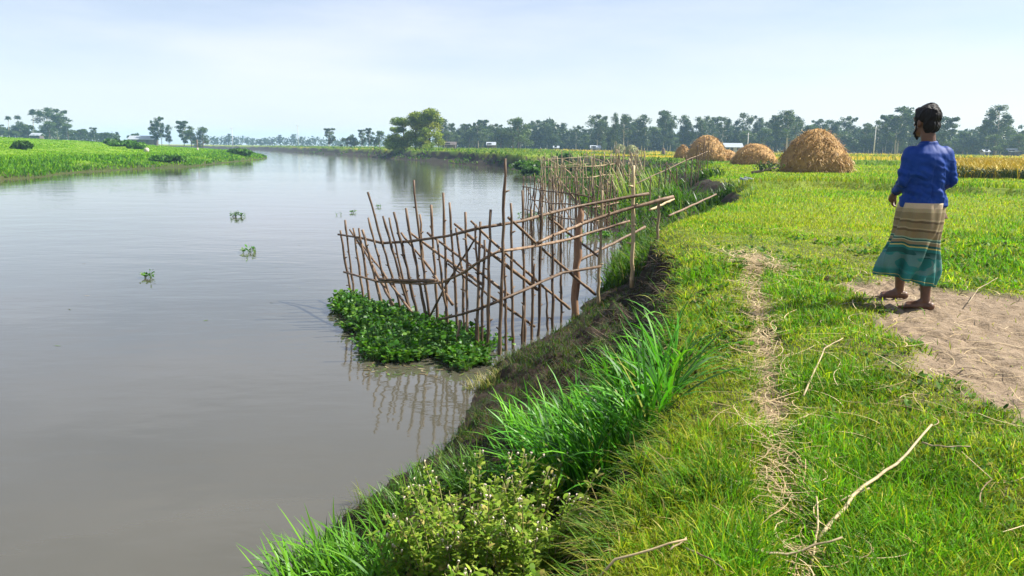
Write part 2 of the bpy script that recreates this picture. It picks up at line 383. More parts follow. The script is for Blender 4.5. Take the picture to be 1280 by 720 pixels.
# ------------------------------------------------------------------ grass (stuff)
G_BRIGHT, G_OLIVE, G_DRY, G_DEEP = (0.108, 0.265, 0.009), (0.26, 0.305, 0.017), (0.40, 0.32, 0.11), (0.065, 0.17, 0.008)
def sample_polar(n, r0, r1, a0=-52, a1=52, cy=0.0):
    a = np.radians(rng.uniform(a0, a1, n)); r = np.exp(rng.uniform(math.log(r0), math.log(r1), n))
    return r * np.sin(a), cy + r * np.cos(a)
def grass_col(x, y, lush):
    n = len(x); u = rng.random(n)
    c = np.where((u < 0.16 + 0.62 * lush)[:, None], G_BRIGHT, G_OLIVE)
    c = np.where((u > 0.93 + 0.06 * lush)[:, None], G_DRY, c)
    c = np.where(((u < 0.22 * lush) & (lush > .5))[:, None], G_DEEP, c)
    return c * (1 + rng.normal(size=(n, 1)) * 0.3).clip(0.35, 1.8)
PATCH = [P2(a, b, ZT) for a, b in ((1055, 640), (1090, 690), (1030, 560), (1020, 470), (1005, 400), (1000, 370), (890, 600), (1240, 330), (1260, 300), (930, 690), (1130, 600), (985, 352), (880, 340))]
PATCH_R = [.42, .5, .4, .45, .5, .5, .3, 1.3, 1.5, .3, .35, .5, .5]
def lushness(x, y):
    v = smooth(0.48, 0.66, fbm(x * 0.9, y * 0.9, 4, 51)) * 0.55
    for (px, py), pr in zip(PATCH, PATCH_R):
        v = np.maximum(v, smooth(1.15, 0.4, np.hypot(x - px, (y - py) * 0.8) / pr + (fbm(x * 3, y * 3, 2, 52) - .5) * .8))
    return np.clip(v, 0, 1)
def near_grass():
    x, y = sample_polar(640000, 1.7, 15.0, -14, 66)
    z, k = ground(x, y, True)
    bare = np.maximum(k['mud'] * 0.985, k['path'] * (0.5 + 0.45 * smooth(.4, .6, fbm(x * 2.0, y * 1.2, 3, 66))))
    ok = (k['dT'] > -0.08) & (rng.random(len(x)) > bare)
    x, y, z = x[ok], y[ok], z[ok]; r = np.hypot(x, y); n = len(x)
    lu = lushness(x, y); edge = np.exp(-np.maximum(k['dT'][ok], 0) / 0.25)
    Ln = (0.022 + 0.028 * rng.random(n)) * (1 + 1.3 * lu + 0.5 * edge) * (0.6 + 0.8 * rng.random(n) + 0.9 * (rng.random(n) < .03))
    W = np.maximum(0.0035, 0.00085 * r) * (0.8 + 0.5 * rng.random(n)) * (1 + .3 * lu)
    ribbons('grass', np.stack([x, y, z - 0.01], 1), rng.uniform(0, 2 * PI, n), rng.uniform(0.1, 1.15, n), rng.uniform(0.0, 1.9, n), Ln, W, 3,
            grass_col(x, y, lu) * (0.55 + 0.9 * fbm(x * 4, y * 4, 3, 57))[:, None], M['grass'], twist=rng.uniform(-.6, .6, n))
    return bpy.context.scene.objects['grass']
def low_weeds():
    x, y = sample_polar(9000, 1.7, 13.0, -10, 50); z, k = ground(x, y, True)
    ok = (k['dT'] > 0) & (k['mud'] < .75) & (k['path'] < .5) & (fbm(x * 1.3, y * 1.3, 3, 58) + rng.normal(size=len(x)) * .05 > .56); x, y, z = x[ok], y[ok], z[ok]
    m = 6; n = len(x) * m; r = np.repeat(np.hypot(x, y), m); pos = np.repeat(np.stack([x, y, z + .012], 1), m, 0); L = rng.uniform(.02, .055, n) * np.clip(r / 5, .8, 1.6)
    o = ribbons('low_weeds', pos, rng.uniform(0, 2 * PI, n), rng.uniform(.5, 1.35, n), rng.uniform(.1, .8, n), L, L * rng.uniform(.35, .6, n), 4, mixcol([(.07, .17, .012), (.11, .21, .02), (.04, .11, .01), (.19, .16, .05)], [4, 3, 3, .7], n, .25), M['grass'], prof=LEAF5)
    tag(o, 'small broad leaved weeds growing low among the grass', None, None, 'stuff')
low_weeds()
tag(near_grass(), 'short green and yellowing grass covering the near bank top', None, None, 'stuff')
def field_grass():
    x, y = sample_polar(190000, 14.0, 75.0, -2, 56)
    z, k = ground(x, y, True)
    ok = (k['dT'] > -0.1) & (sdist(RICE, x, y) < 0.2) & (k['mud'] < .5)
    x, y, z = x[ok], y[ok], z[ok]; r = np.hypot(x, y); n = len(x)
    lu = smooth(0.45, 0.68, fbm(x * 0.3, y * 0.3, 4, 53)) * 0.7
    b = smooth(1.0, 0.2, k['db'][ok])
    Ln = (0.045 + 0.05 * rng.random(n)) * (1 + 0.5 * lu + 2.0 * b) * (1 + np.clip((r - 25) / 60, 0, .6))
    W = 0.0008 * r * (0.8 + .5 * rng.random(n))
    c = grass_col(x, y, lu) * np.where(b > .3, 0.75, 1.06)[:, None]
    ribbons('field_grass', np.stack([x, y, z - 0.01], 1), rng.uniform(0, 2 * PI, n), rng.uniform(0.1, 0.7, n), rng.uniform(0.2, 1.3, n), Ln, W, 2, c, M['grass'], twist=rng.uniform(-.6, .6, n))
    return S.objects['field_grass']
tag(field_grass(), 'close-grazed yellow green grass of the field round the haystacks', None, None, 'stuff')

# grass and weeds on the eroded slope and round the bay
def slope_cover():
    parts = []
    # fine mossy grass on the near slope
    x, y = sample_polar(170000, 2.3, 22, -30, 30)
    z, k = ground(x, y, True); t = k['t']
    m = smooth(0.44, 0.6, fbm(x * 1.1, y * 1.1, 4, 88)) * smooth(0.92, 0.6, t) * .75 + 0.28
    ok = (k['dT'] < 0) & (k['dW'] > 0.02) & (rng.random(len(x)) < m)
    x, y, z = x[ok], y[ok], z[ok]; n = len(x); r = np.hypot(x, y)
    V, Fq = ribbon_arrays(np.stack([x, y, z - .01], 1), rng.uniform(0, 2 * PI, n), rng.uniform(.1, .9, n), rng.uniform(.3, 1.6, n), rng.uniform(.05, .15, n), np.maximum(.004, .0009 * r), 3, BLADE[3], rng.uniform(-.6, .6, n))
    parts.append((V, Fq, np.repeat(mixcol([(0.035, 0.085, .008), (0.065, .10, .012), (.11, .085, .04), (.018, .045, .006)], [5, 3, 1.5, 4], n), 8, 0)))
    # rank weeds round the bay and on the far promontory
    x, y = sample_polar(260000, 13, 300, -34, 22)
    z, k = ground(x, y, True)
    r_ = np.hypot(x, y); ok = ((k['dT'] < -0.1) & (k['t'] < .84) | (y > 45)) & (k['dT'] < .4) & (k['dW'] > 0.1) & (rng.random(len(x)) < 0.25 + 0.75 * smooth(.35, .6, fbm(x * .25, y * .25, 3, 90))) & (x > -0.42 * y) & ((r_ < 110) | (rng.random(len(x)) < .85 * smooth(.45, .6, fbm(x * .06, y * .06, 3, 92)) + .12))
    x, y, z = x[ok], y[ok], z[ok]; n = len(x); r = np.hypot(x, y); hh = fbm(x * .4, y * .4, 3, 91)
    V, Fq = ribbon_arrays(np.stack([x, y, z - .02], 1), rng.uniform(0, 2 * PI, n), rng.uniform(.05, .6, n), rng.uniform(.3, 1.9, n), (.15 + .55 * hh) * rng.uniform(.5, 1.2, n), np.maximum(.02, .0013 * r) * rng.uniform(.7, 1.5, n), 3, [.5, 1, .8, .05], rng.uniform(-.7, .7, n))
    parts.append((V, Fq, np.repeat(mixcol([(0.045, 0.115, .010), (0.085, .16, .013), (.028, .065, .010), (.2, .19, .06)], [5, 3.5, 4, .5], n), 8, 0)))
    # turf hanging raggedly over the lip
    x, y = sample_polar(90000, 1.8, 26, -8, 30); z, k = ground(x, y, True); ok = (k['dT'] < 0.05) & (k['dT'] > -0.13) & (rng.random(len(x)) < .25 + .75 * smooth(.4, .6, fbm(x * 2.5, y * 2.5, 3, 93))); x, y, z = x[ok], y[ok], z[ok]; n = len(x)
    zl = ground(x + .12, y); z = np.maximum(z, zl - .03)
    V, Fq = ribbon_arrays(np.stack([x, y, z], 1), PI + rng.normal(size=n) * .7, rng.uniform(.7, 1.6, n), rng.uniform(.4, 1.5, n), rng.uniform(.06, .2, n), np.maximum(.004, .0009 * np.hypot(x, y)), 3, BLADE[3], rng.uniform(-.6, .6, n))
    parts.append((V, Fq, np.repeat(mixcol([(0.09, 0.2, .010), (0.2, .23, .02), (.26, .21, .08), (.05, .12, .008)], [4, 4, 2, 2], n), 8, 0)))
    o = link('slope_weeds', cat_mesh('slope_weeds', parts), M['grass'])
    tag(o, 'low weeds and moss growing on the eroded bank slope and round the bay', None, None, 'stuff')
    # dead roots and dry grass hanging from the undercut lip
    x, y = sample_polar(4500, 5.5, 15, -4, 16); z, k = ground(x, y, True)
    ok = (k['dT'] < 0.03) & (k['dT'] > -0.75) & (k['t'] > .5)
    x, y, z = x[ok], y[ok], z[ok]; n = len(x)
    o = ribbons('root_fringe', np.stack([x, y, z + .01], 1), rng.uniform(PI * .7, PI * 1.5, n), rng.uniform(1.1, 1.9, n), rng.uniform(-.4, .9, n), rng.uniform(.12, .42, n), np.maximum(.004, .0007 * np.hypot(x, y)), 4,
            mixcol([(.12, .085, .05), (.06, .04, .025), (.24, .18, .10), (.07, .10, .02)], [4, 5, 1.2, 3], n), M['straw'], curl=rng.uniform(-1.2, 1.2, n))
    tag(o, 'dead roots and dry grass hanging over the eroded lip of the bank', None, None, 'stuff')
slope_cover()

# far-bank grass tops and left-bank vegetation
def far_cover():
    x, y = sample_polar(90000, 75, 420, -30, 45); z, k = ground(x, y, True)
    ok = (k['dT'] > -0.3) & (rng.random(len(x)) < .9); x, y, z = x[ok], y[ok], z[ok]; n = len(x); r = np.hypot(x, y)
    patch = fbm(x * .03, y * .08, 3, 95)
    c = mixcol([(0.10, .2, .012), (0.16, .22, .02), (.05, .11, .012)], [4, 4, 1.5], n)
    g = smooth(90, 105, y) * smooth(5, 25, x) * smooth(.42, .5, vnoise(x * .012 + 3, y * .05, 77)); g = (rng.random(n) < g * .9)
    c = np.where(g[:, None], mixcol([(.42, .33, .04), (.5, .38, .06), (.3, .28, .04)], [3, 3, 1], n), c)
    o = ribbons('distant_crop', np.stack([x, y, z - .02], 1), rng.uniform(0, 2 * PI, n), rng.uniform(.05, .5, n), rng.uniform(.2, 1, n), (.18 + .5 * smooth(.45, .7, patch)) * rng.uniform(.6, 1.2, n) + .12 * g, .0011 * r, 2, c, M['grass'])
    tag(o, 'distant green and golden crops in flat fields before the tree line', None, None, 'stuff')
    x, y = sample_polar(260000, 45, 420, -56, -14); z, k = ground(x, y, True)
    ok = (k['dL'] > 0.1); x, y, z = x[ok], y[ok], z[ok]; n = len(x); r = np.hypot(x, y); dl = k['dL'][ok]
    band = smooth(13, 5, dl) * smooth(.3, .55, fbm(x * .22, y * .22, 3, 96)); hump = smooth(.52, .7, fbm(x * .08, y * .08, 3, 97))
    Ln = (.11 + .34 * band + .15 * hump) * rng.uniform(.5, 1.25, n)
    u = rng.random(n) < .75 * band
    c = np.where(u[:, None], mixcol([(.06, .18, .007), (.10, .24, .008), (.04, .12, .006)], [4, 4, 1.5], n), mixcol([(.14, .30, .006), (.19, .33, .008), (.11, .25, .006)], [4, 4, 2], n))
    o = ribbons('far_meadow', np.stack([x, y, z - .02], 1), rng.uniform(0, 2 * PI, n), rng.uniform(.05, .5, n), rng.uniform(.3, 1.6, n), Ln, .0011 * r * rng.uniform(.6, 1.3, n) * (1 + .3 * band), 3, c, M['grass'], prof=[.6, 1, .8, .05], twist=rng.uniform(-.6, .6, n))
    tag(o, 'lush bright green meadow and reeds on the far left bank', None, None, 'stuff')
far_cover()

def rice():
    x = rng.uniform(18, 80, 520000); y = rng.uniform(36, 94, 520000)
    d = sdist(RICE, x, y) + (fbm(x * .5, y * .5, 2, 98) - .5) * 1.2
    w = np.where(d < 2.5, 1.0, 0.75) * np.clip(60 / np.hypot(x, y), .2, 1)
    ok = (d > 0) & (rng.random(len(x)) < w) & (x < 0.85 * y); x, y = x[ok], y[ok]; n = len(x); z = ground(x, y)
    d = d[ok]; r = np.hypot(x, y)
    front = (d < 1.6) & (rng.random(n) < .8)
    c = np.where(front[:, None], mixcol([(.05, .085, .010), (.035, .06, .008), (.11, .12, .015)], [4, 3, 1.5], n), mixcol([(.48, .35, .014), (.42, .33, .014), (.56, .40, .025), (.24, .25, .015)], [4, 3, 2, 1], n))
    o = ribbons('rice_crop', np.stack([x, y, z - .02], 1), rng.uniform(0, 2 * PI, n), rng.uniform(.02, .45, n), rng.uniform(.5, 2.0, n), rng.uniform(.6, .85, n) * np.where(front, .85, 1), .0009 * r * rng.uniform(.7, 1.3, n), 3, c, M['straw'], prof=[.7, 1, .9, .1], twist=rng.uniform(-1, 1, n))
    tag(o, 'ripening golden rice crop with a dark green front edge', None, None, 'stuff')
rice()

# ------------------------------------------------------------------ straw on the path
def straw():
    n = 1050; Pw = np.array(PATH); Pw = np.hypot(*np.diff(Pw, axis=0).T) / (1 + np.hypot(Pw[:-1, 0], Pw[:-1, 1]) * .25); i = rng.choice(len(PATH) - 1, n, p=Pw / Pw.sum()); f = rng.random(n); Pn = np.array(PATH)
    b = Pn[i] * (1 - f[:, None]) + Pn[i + 1] * f[:, None] + rng.normal(size=(n, 2)) * 0.055
    xa, ya = sample_polar(170, 3, 14, 0, 46); b = np.concatenate([b, np.stack([xa, ya], 1)]); n = len(b)
    sp = np.array(P2(946, 332, ZT)); mq = np.array(MUD[:2] + MUD[-5:]); mi = rng.integers(0, len(mq), 220); b = np.concatenate([b, mq[mi] * .75 + mq.mean(0) * .25 + rng.normal(size=(220, 2)) * .45]); q = sp + rng.normal(size=(380, 2)) * (.12, .5); b = np.concatenate([b, q]); n = len(b)
    x, y = b[:, 0], b[:, 1]; z, k = ground(x, y, True); ok = (k['dT'] > 0.1) & (np.hypot(x, y) > 1.5); x, y, z = x[ok], y[ok], z[ok]; n = len(x)
    o = ribbons('straw_litter', np.stack([x, y, z + rng.uniform(.015, .06, n)], 1), rng.uniform(0, 2 * PI, n), rng.uniform(1.35, 1.6, n), rng.uniform(-.1, .35, n), rng.uniform(.08, .38, n), np.maximum(.0035, .0008 * np.hypot(x, y)) * rng.uniform(.7, 1.3, n), 6,
            mixcol([(.42, .32, .17), (.36, .26, .13), (.27, .2, .1), (.5, .4, .23)], [4, 3, 2, 2], n), M['straw'], prof=[.8, 1, 1, 1, 1, 1, .7], curl=rng.uniform(-2.2, 2.2, n))
    tag(o, 'loose pale straw scattered along the worn foot track', None, None, 'stuff')
straw()
def stalk(label, pts, rad, forks=()):
    def w(q, h):
        v = P(q[0], q[1], ZT + .03); return Vector((v.x, v.y, gz(v.x, v.y) + h))
    def dense(pts, hs):
        W3 = [w(q, h) for q, h in zip(pts, hs)]; out = []
        for a, b in zip(W3[:-1], W3[1:]):
            for s in range(4): out.append(a.lerp(b, s / 4) + Vector((random.uniform(-1, 1), random.uniform(-1, 1), random.uniform(-.5, 1))) * rad * .7)
        return out + [W3[-1]]
    mb = MB(); p = dense(pts, [.05 + .02 * i for i in range(len(pts))]); mb.tube(p, [rad * (1 - .45 * i / len(p)) for i in range(len(p))], 6)
    o = mb.build('dried_stalk', M['bamboo_pale']); tag(o, label, 'dry stalk', 'dried stalks lying on the grass by the track')
    for fk in forks:
        fm = MB(); p = dense(fk, [.06] * len(fk)); fm.tube(p, [rad * .6 * (1 - .5 * i / len(p)) for i in range(len(p))], 6); fm.build('side_shoot', M['bamboo_pale'], o)
stalk('longest forked pale dry stalk slanting across the lush grass beside the track', [(1024, 664), (1066, 628), (1120, 590), (1162, 553)], .008, [[(1085, 612), (1050, 632)], [(1150, 562), (1180, 567), (1212, 568)]])
stalk('straight dry stick lying crosswise over the foot track at its near end', [(940, 690), (985, 687), (1052, 683)], .006)
stalk('brown dry twig with bent shoots lying along the cliff lip', [(712, 684), (770, 686), (858, 688)], .006, [[(858, 688), (885, 704), (905, 722)], [(838, 687), (858, 672)]])
stalk('curved thin dry stalk bending over the grass just short of the bare mud', [(1004, 496), (1018, 470), (1030, 448), (1052, 440)], .005)
stalk('thin straw stem lying nearly parallel to the track across the mat of loose straw', [(1016, 690), (1022, 655), (1020, 628)], .005)
stalk('bent straw stem at the foot of the grass bank behind the walking man', [(1210, 376), (1222, 364), (1246, 354)], .005)

# ------------------------------------------------------------------ tall grass and weeds on the near slope
def tall_grass(label, c, n, spread, Lr, Wr, cols, w, tip=False, droop=2.0, name='tall_grass_clump', group='tall grass clumps on the near bank'):
    x0, y0 = c; a = rng.uniform(0, 2 * PI, n); rr = spread * np.sqrt(rng.random(n)); x = x0 + rr * np.cos(a); y = y0 + rr * np.sin(a)
    z = ground(x, y); z0 = gz(x0, y0)
    az = a + rng.normal(size=n) * .9; az = np.where(rng.random(n) < .45, PI + rng.normal(size=n) * .7, az)
    L = rng.uniform(*Lr, n)
    V, Fq = ribbon_arrays(np.stack([x - x0, y - y0, z - z0 - .02], 1), az, rng.uniform(.05, .45, n), rng.uniform(.25, droop, n) , L, rng.uniform(*Wr, n), 6, BLADE[6], rng.uniform(-.5, .5, n), rng.uniform(-.5, .5, n))
    c_ = np.repeat(mixcol(cols, w, n, .15), 14, 0).astype(np.float32)
    o = link(name, mesh_np(name, V, Fq, c_), M['lush'], None, (x0, y0, z0))
    return tag(o, label, 'grass clump', group)
GC = [(.065, .25, .013), (.12, .32, .018), (.028, .11, .010), (.24, .27, .05)]
def sl(px, py, zz=0.7): return P2(px, py, zz)
tall_grass('biggest dark green clump of long arching blades on the near bank slope', sl(762, 640, .4), 347, .36, (0.38, 0.82), (0.0130, 0.0247), GC, [5, 4, 4, .3])
tall_grass('tall grass clump leaning out below the undercut lip', sl(800, 580, .45), 260, .28, (0.32, 0.72), (0.0116, 0.0232), GC, [4, 4, 3, .3])
tall_grass('tall grass clump arching toward the river at the middle of the slope', sl(705, 615, .35), 272, .32, (0.34, 0.68), (0.0116, 0.0217), GC, [4, 4, 3, .3])
tall_grass('tall grass clump highest on the slope beside the dark hollow', sl(800, 515, .45), 161, .26, (0.30, 0.60), (0.0116, 0.0217), GC, [4, 5, 3, .3])
tall_grass('tall grass clump on the river side of the biggest clump', sl(690, 560, .35), 148, .3, (0.28, 0.55), (0.0116, 0.0203), GC, [4, 4, 3, .3])
tall_grass('small clump of upright blades below the roots of the lip', sl(770, 470, .4), 55, .26, (0.18, 0.36), (0.0101, 0.0174), GC, [4, 4, 3, .3])
tall_grass('sparse blade tuft on the dark slope right below the broken lip', sl(816, 430, .5), 37, .22, (0.15, 0.32), (0.0101, 0.0174), GC, [4, 4, 3, .3])
tall_grass('lone tuft of upright blades growing out of the lip beside the dark hollow', sl(866, 490, 1.05), 12, .05, (.22, .42), (.008, .013), [(.13, .25, .03), (.2, .28, .05)], [2, 1])
tall_grass('low clump of soft blades between flowering weeds and river', sl(600, 625, .25), 300, .26, (.14, .32), (.006, .011), [(.06, .16, .015), (.10, .2, .02), (.03, .09, .015)], [4, 4, 2])
tall_grass('broad bladed grass clump at the bottom edge leaning over the water', sl(435, 745, .2), 340, .36, (.25, .55), (.010, .019), [(.09, .26, .012), (.13, .3, .02), (.05, .16, .012)], [4, 4, 2])
tall_grass('bright grass clump on the waterline beside the broad bladed clump', sl(400, 720, .1), 260, .26, (.18, .36), (.007, .012), [(.08, .2, .015), (.12, .25, .03), (.04, .12, .015)], [4, 4, 2])
tall_grass('soft grass clump on the water edge above the bright clump', sl(508, 655, .12), 260, .26, (.12, .28), (.006, .011), [(.07, .18, .015), (.11, .2, .02), (.04, .12, .015)], [4, 4, 2])
tall_grass('thin dark tuft at the water line halfway along the slope', sl(560, 600, .1), 130, .22, (.10, .24), (.006, .010), [(.06, .14, .015), (.11, .17, .02), (.04, .1, .015)], [4, 4, 2])
tall_grass('sparse yellowing sprig standing in the shallows off the bank', sl(455, 628, .02), 16, .09, (.12, .26), (.005, .008), [(.2, .22, .06), (.12, .16, .03)], [2, 1])
tall_grass('pale dry tuft at the foot of the bank under the fence', sl(606, 478, .05), 140, .2, (.1, .22), (.005, .009), [(.3, .27, .10), (.16, .18, .04)], [2, 2])

M['flower'] = rough_mat('weed_flower', (.6, .5, .38), (.72, .64, .52), 20, .8, .1)
def weed(label, c, h, seed, nst=26, spread=.26):
    r = random.Random(seed); x0, y0 = c; z0 = gz(x0, y0)
    t = thing('flowering_weed', label, 'weed', (x0, y0, z0), 'flowering weeds at the bottom of the picture')
    st = MB(); heads = []; lc = []; la = []; ll = []
    for i in range(nst):
        a = r.uniform(0, 2 * PI); q = spread * math.sqrt(r.random()); p = Vector((q * math.cos(a), q * math.sin(a), 0)); p.z = gz(x0 + p.x, y0 + p.y) - z0 - .02
        hh = h * r.uniform(.6, 1.1); lean = Vector((math.cos(a), math.sin(a), 0)) * r.uniform(.1, .35) * hh
        pts = [p + lean * (s * s) + Vector((r.uniform(-1, 1), r.uniform(-1, 1), 0)) * .008 + Vector((0, 0, hh * s)) for s in (0, .25, .5, .75, 1)]
        st.tube(pts, [.0045, .004, .0035, .003, .002], 5)
        for s in range(2, 15):
            u = s / 15; k = min(3, int(u * 4)); b = pts[k].lerp(pts[k + 1], u * 4 - k)
            for _ in range(6): lc.append(b + Vector((r.uniform(-1, 1), r.uniform(-1, 1), r.uniform(-1, 1))) * .02); la.append(r.uniform(0, 2 * PI)); ll.append(r.uniform(.022, .068) * (1.15 - .45 * u))
        for _ in range(3 if i % 2 else 0):
            b = pts[-1] + Vector((r.uniform(-.05, .05), r.uniform(-.05, .05), r.uniform(-.04, .03)))
            st.tube([pts[-2].lerp(pts[-1], .6), b], .0015, 4)
            fl = MB(); fl.tube([b - Vector((0, 0, .012)), b + Vector((0, 0, .004))], .0022, 5); heads.append(fl)
            for _ in range(3): fl.ell(b + Vector((r.uniform(-1, 1), r.uniform(-1, 1), r.uniform(-.5, 1))) * .004, (.0034, .0034, .004), None, 6, 4)
    st.build('stems', rm_stem, t); [f_.build('flower_head', M['flower'], t) for f_ in heads]
    n = len(lc)
    ribbons('leaves', np.array([tuple(v) for v in lc]), np.array(la), rng.uniform(.5, 1.3, n), rng.uniform(.1, 1.1, n), np.array(ll), np.array(ll) * rng.uniform(.34, .6, n), 4,
            mixcol([(.20, .32, .03), (.28, .36, .05), (.12, .22, .02), (.40, .34, .1)], [4, 4, 3, .7], n), M['grass'], prof=LEAF5, parent=t, twist=rng.uniform(-.4, .4, n))
rm_stem = rough_mat('weed_stem', (.16, .17, .05), (.26, .22, .09), 20, .7, .1)
weed('tallest pale flowering weed at bottom centre with pinkish seed heads', sl(600, 712, .42), .58, 1, 44, .27)
weed('flowering weed nearest to the grassy cliff lip', sl(668, 722, .5), .50, 2, 34, .2)
weed('flowering weed beside the broad bladed grass at the bottom edge', sl(545, 730, .32), .50, 3, 26, .23)
weed('low flowering weed half hidden at the very bottom edge', sl(625, 800, .5), .30, 4, 24, .25)
weed('yellowish weed sprawling below the long blades of grass', sl(655, 655, .45), .30, 5, 20, .2)

# ------------------------------------------------------------------ water hyacinth
def hyacinth_arrays(pos, sc=1.0):
    parts = []
    n = len(pos); k = 8; p = np.repeat(pos, k, 0); m = n * k
    az = rng.uniform(0, 2 * PI, m); til = rng.uniform(.1, .85, m); Lp = rng.uniform(.07, .26, m) * sc * np.repeat(rng.uniform(.55, 1.45, n), k)
    p = p + np.stack([np.cos(az), np.sin(az), np.zeros(m)], 1) * .02 * sc
    V, Fq = ribbon_arrays(p, az, til, .25, Lp, .011 * sc, 2, [1, .9, .7]); parts.append((V, Fq, np.repeat(mixcol([(.10, .2, .03), (.14, .22, .05)], [1, 1], m), 6, 0)))
    tip = p + np.stack([np.sin(til + .1) * np.cos(az), np.sin(til + .1) * np.sin(az), np.cos(til + .1)], 1) * (Lp * .97)[:, None]
    Ll = rng.uniform(.045, .135, m) * sc * np.repeat(rng.uniform(.75, 1.3, n), k)
    V, Fq = ribbon_arrays(tip, az + rng.normal(size=m) * .3, til + rng.uniform(.1, .9, m), rng.uniform(.2, 1.1, m), Ll, Ll * .85, 5, [.25, .85, 1, .92, .6, .08], rng.uniform(-.6, .6, m))
    parts.append((V, Fq, np.repeat(mixcol([(.035, .125, .010), (.06, .17, .012), (.11, .22, .025), (.02, .07, .008)], [4, 4, 1.5, 2], m), 12, 0)))
    return parts
MAT_POLY = [P2(a, b, 0) for a, b in ((424, 378), (434, 374), (470, 386), (520, 400), (570, 414), (612, 428), (624, 443), (610, 456), (584, 461), (556, 450), (500, 455), (472, 446), (448, 428), (440, 405), (428, 388))]
def mat():
    xs = [q[0] for q in MAT_POLY]; ys = [q[1] for q in MAT_POLY]
    x = rng.uniform(min(xs) - .1, max(xs) + .1, 5200); y = rng.uniform(min(ys) - .2, max(ys) + .2, 5200)
    ok = sdist(MAT_POLY, x, y) + (fbm(x * 3, y * 3, 3, 33) - .5) * .62 > 0; pos = np.stack([x[ok], y[ok], np.full(ok.sum(), .005)], 1)
    pos[:, 2] += .05 * smooth(0, .5, sdist(MAT_POLY, pos[:, 0], pos[:, 1]))
    o = link('water_hyacinth_mat', cat_mesh('water_hyacinth_mat', hyacinth_arrays(pos, .54)), M['lush']); tag(o, 'dense floating mat of glossy green water hyacinth against the stakes', None, None, 'stuff')
mat()
def floater(label, px, py, n, sp, sc):
    sc *= .52; sp *= .7; c = P(px, py, 0); pos = np.stack([rng.normal(size=n) * sp, rng.normal(size=n) * sp * .8, np.full(n, .0)], 1)
    o = link('water_hyacinth', cat_mesh('water_hyacinth', hyacinth_arrays(pos, sc)), M['lush'], None, c); tag(o, label, 'water plant', 'water hyacinths drifting on the river', 'stuff' if n > 20 else None)
floater('drifting hyacinth nearest the camera, alone on the open water', 185, 347, 6, .07, .95)
floater('drifting hyacinth in the middle of the river between the other floating plants', 316, 315, 7, .12, 1.1)
floater('drifting hyacinth pair nearest the far left bank', 293, 271, 6, .12, 1.3)
floater('small hyacinth sprig just beside the drifting pair', 303, 271, 4, .08, 1.3)
floater('tiny hyacinth sprig drifting beyond the river end of the stake fence', 441, 266, 4, .1, 1.0)
floater('small hyacinth sprig drifting behind the tallest leaning stake', 472, 259, 3, .1, 1.1)
floater('flat tiny floating sprig just left of the sprig beyond the fence', 424, 269, 2, .1, .8)
c_ = P(748, 292, 0); floater('hyacinth tangle caught under the second stake fence', 752, 296, 40, .5, 1.2)
floater('thin line of hyacinth caught at the far stakes', 668, 270, 26, .45, 1.1)

def debris():
    px = rng.uniform(60, 520, 30); py = 235 + 230 * rng.random(30) ** 1.6; v = np.array([tuple(P(a, b, 0.004)) for a, b in zip(px, py)])
    cl = np.array([tuple(P(a, b, 0.004)) for a, b in zip(rng.uniform(455, 600, 110), rng.uniform(445, 470, 110))]); v = np.concatenate([v, cl]); n = len(v)
    o = ribbons('floating_debris', v, rng.uniform(0, 2 * PI, n), np.full(n, PI / 2 - .02), rng.uniform(-.1, .1, n), rng.uniform(.03, .13, n), rng.uniform(.012, .04, n), 4, mixcol([(.05, .06, .02), (.10, .08, .04), (.07, .12, .02), (.2, .17, .1)], [3, 3, 2, 1], n), M['straw'], prof=LEAF5, curl=rng.uniform(-1, 1, n))
    tag(o, 'scattered bits of leaf and straw floating on the river', None, None, 'stuff')
debris()

# ------------------------------------------------------------------ stake fences
def stake_mesh(pts, r, n=8, nubs=True):
    """a cut branch: jittered axis, swollen nodes, stubs of side twigs"""
    mb = MB(); dense = []; rad = []; m = len(pts)
    tot = sum((pts[i + 1] - pts[i]).length for i in range(m - 1)); step = max(tot / 14, .09); node = random.uniform(.16, .3)
    s = 0
    for i in range(m - 1):
        k = max(2, int((pts[i + 1] - pts[i]).length / step))
        for j in range(k):
            dense.append(pts[i].lerp(pts[i + 1], j / k) + Vector((random.uniform(-1, 1), random.uniform(-1, 1), 0)) * r * .35)
            rad.append(r * random.uniform(.86, 1.18)); s += step
    dense.append(pts[-1]); rad.append(r)
    L = len(dense); rad = [q * (1 - .28 * (1 - i / L)) for i, q in enumerate(rad)]
    mb.tube(dense, rad, n)
    if nubs:
        for i in range(2, L - 2, 2):
            d = Vector((random.uniform(-1, 1), random.uniform(-1, 1), random.uniform(.1, .7))).normalized(); mb.tube([dense[i], dense[i] + d * r * random.uniform(1.6, 3.0)], [r * .6, r * .35], 5)
    return mb.mesh('stake')
def post(parent, org, pts, r, mat_, name='stake', nubs=True, n=8):
    o = link(name, stake_mesh([Vector(p) - org for p in pts], r, n, nubs), mat_, parent); return o
FT = [((425, 288), (440, 374)), ((431, 275), (444, 377)), ((442, 285), (455, 380)), ((449, 285), (463, 384)), ((453, 287), (480, 389)), ((460, 272), (492, 393)), ((460, 240), (504, 396)), ((479, 270), (515, 400)),
      ((493, 265), (524, 403)), ((507, 260), (534, 406)), ((539, 256), (548, 411)), ((554, 241), (559, 416)), ((562, 253), (573, 422)), ((582, 265), (585, 432)), ((600, 277), (595, 440)), ((613, 262), (609, 445)),
      ((632, 198), (624, 444)), ((639, 254), (641, 436)), ((653, 238), (656, 427)), ((677, 259), (673, 420)), ((691, 256), (691, 411))]
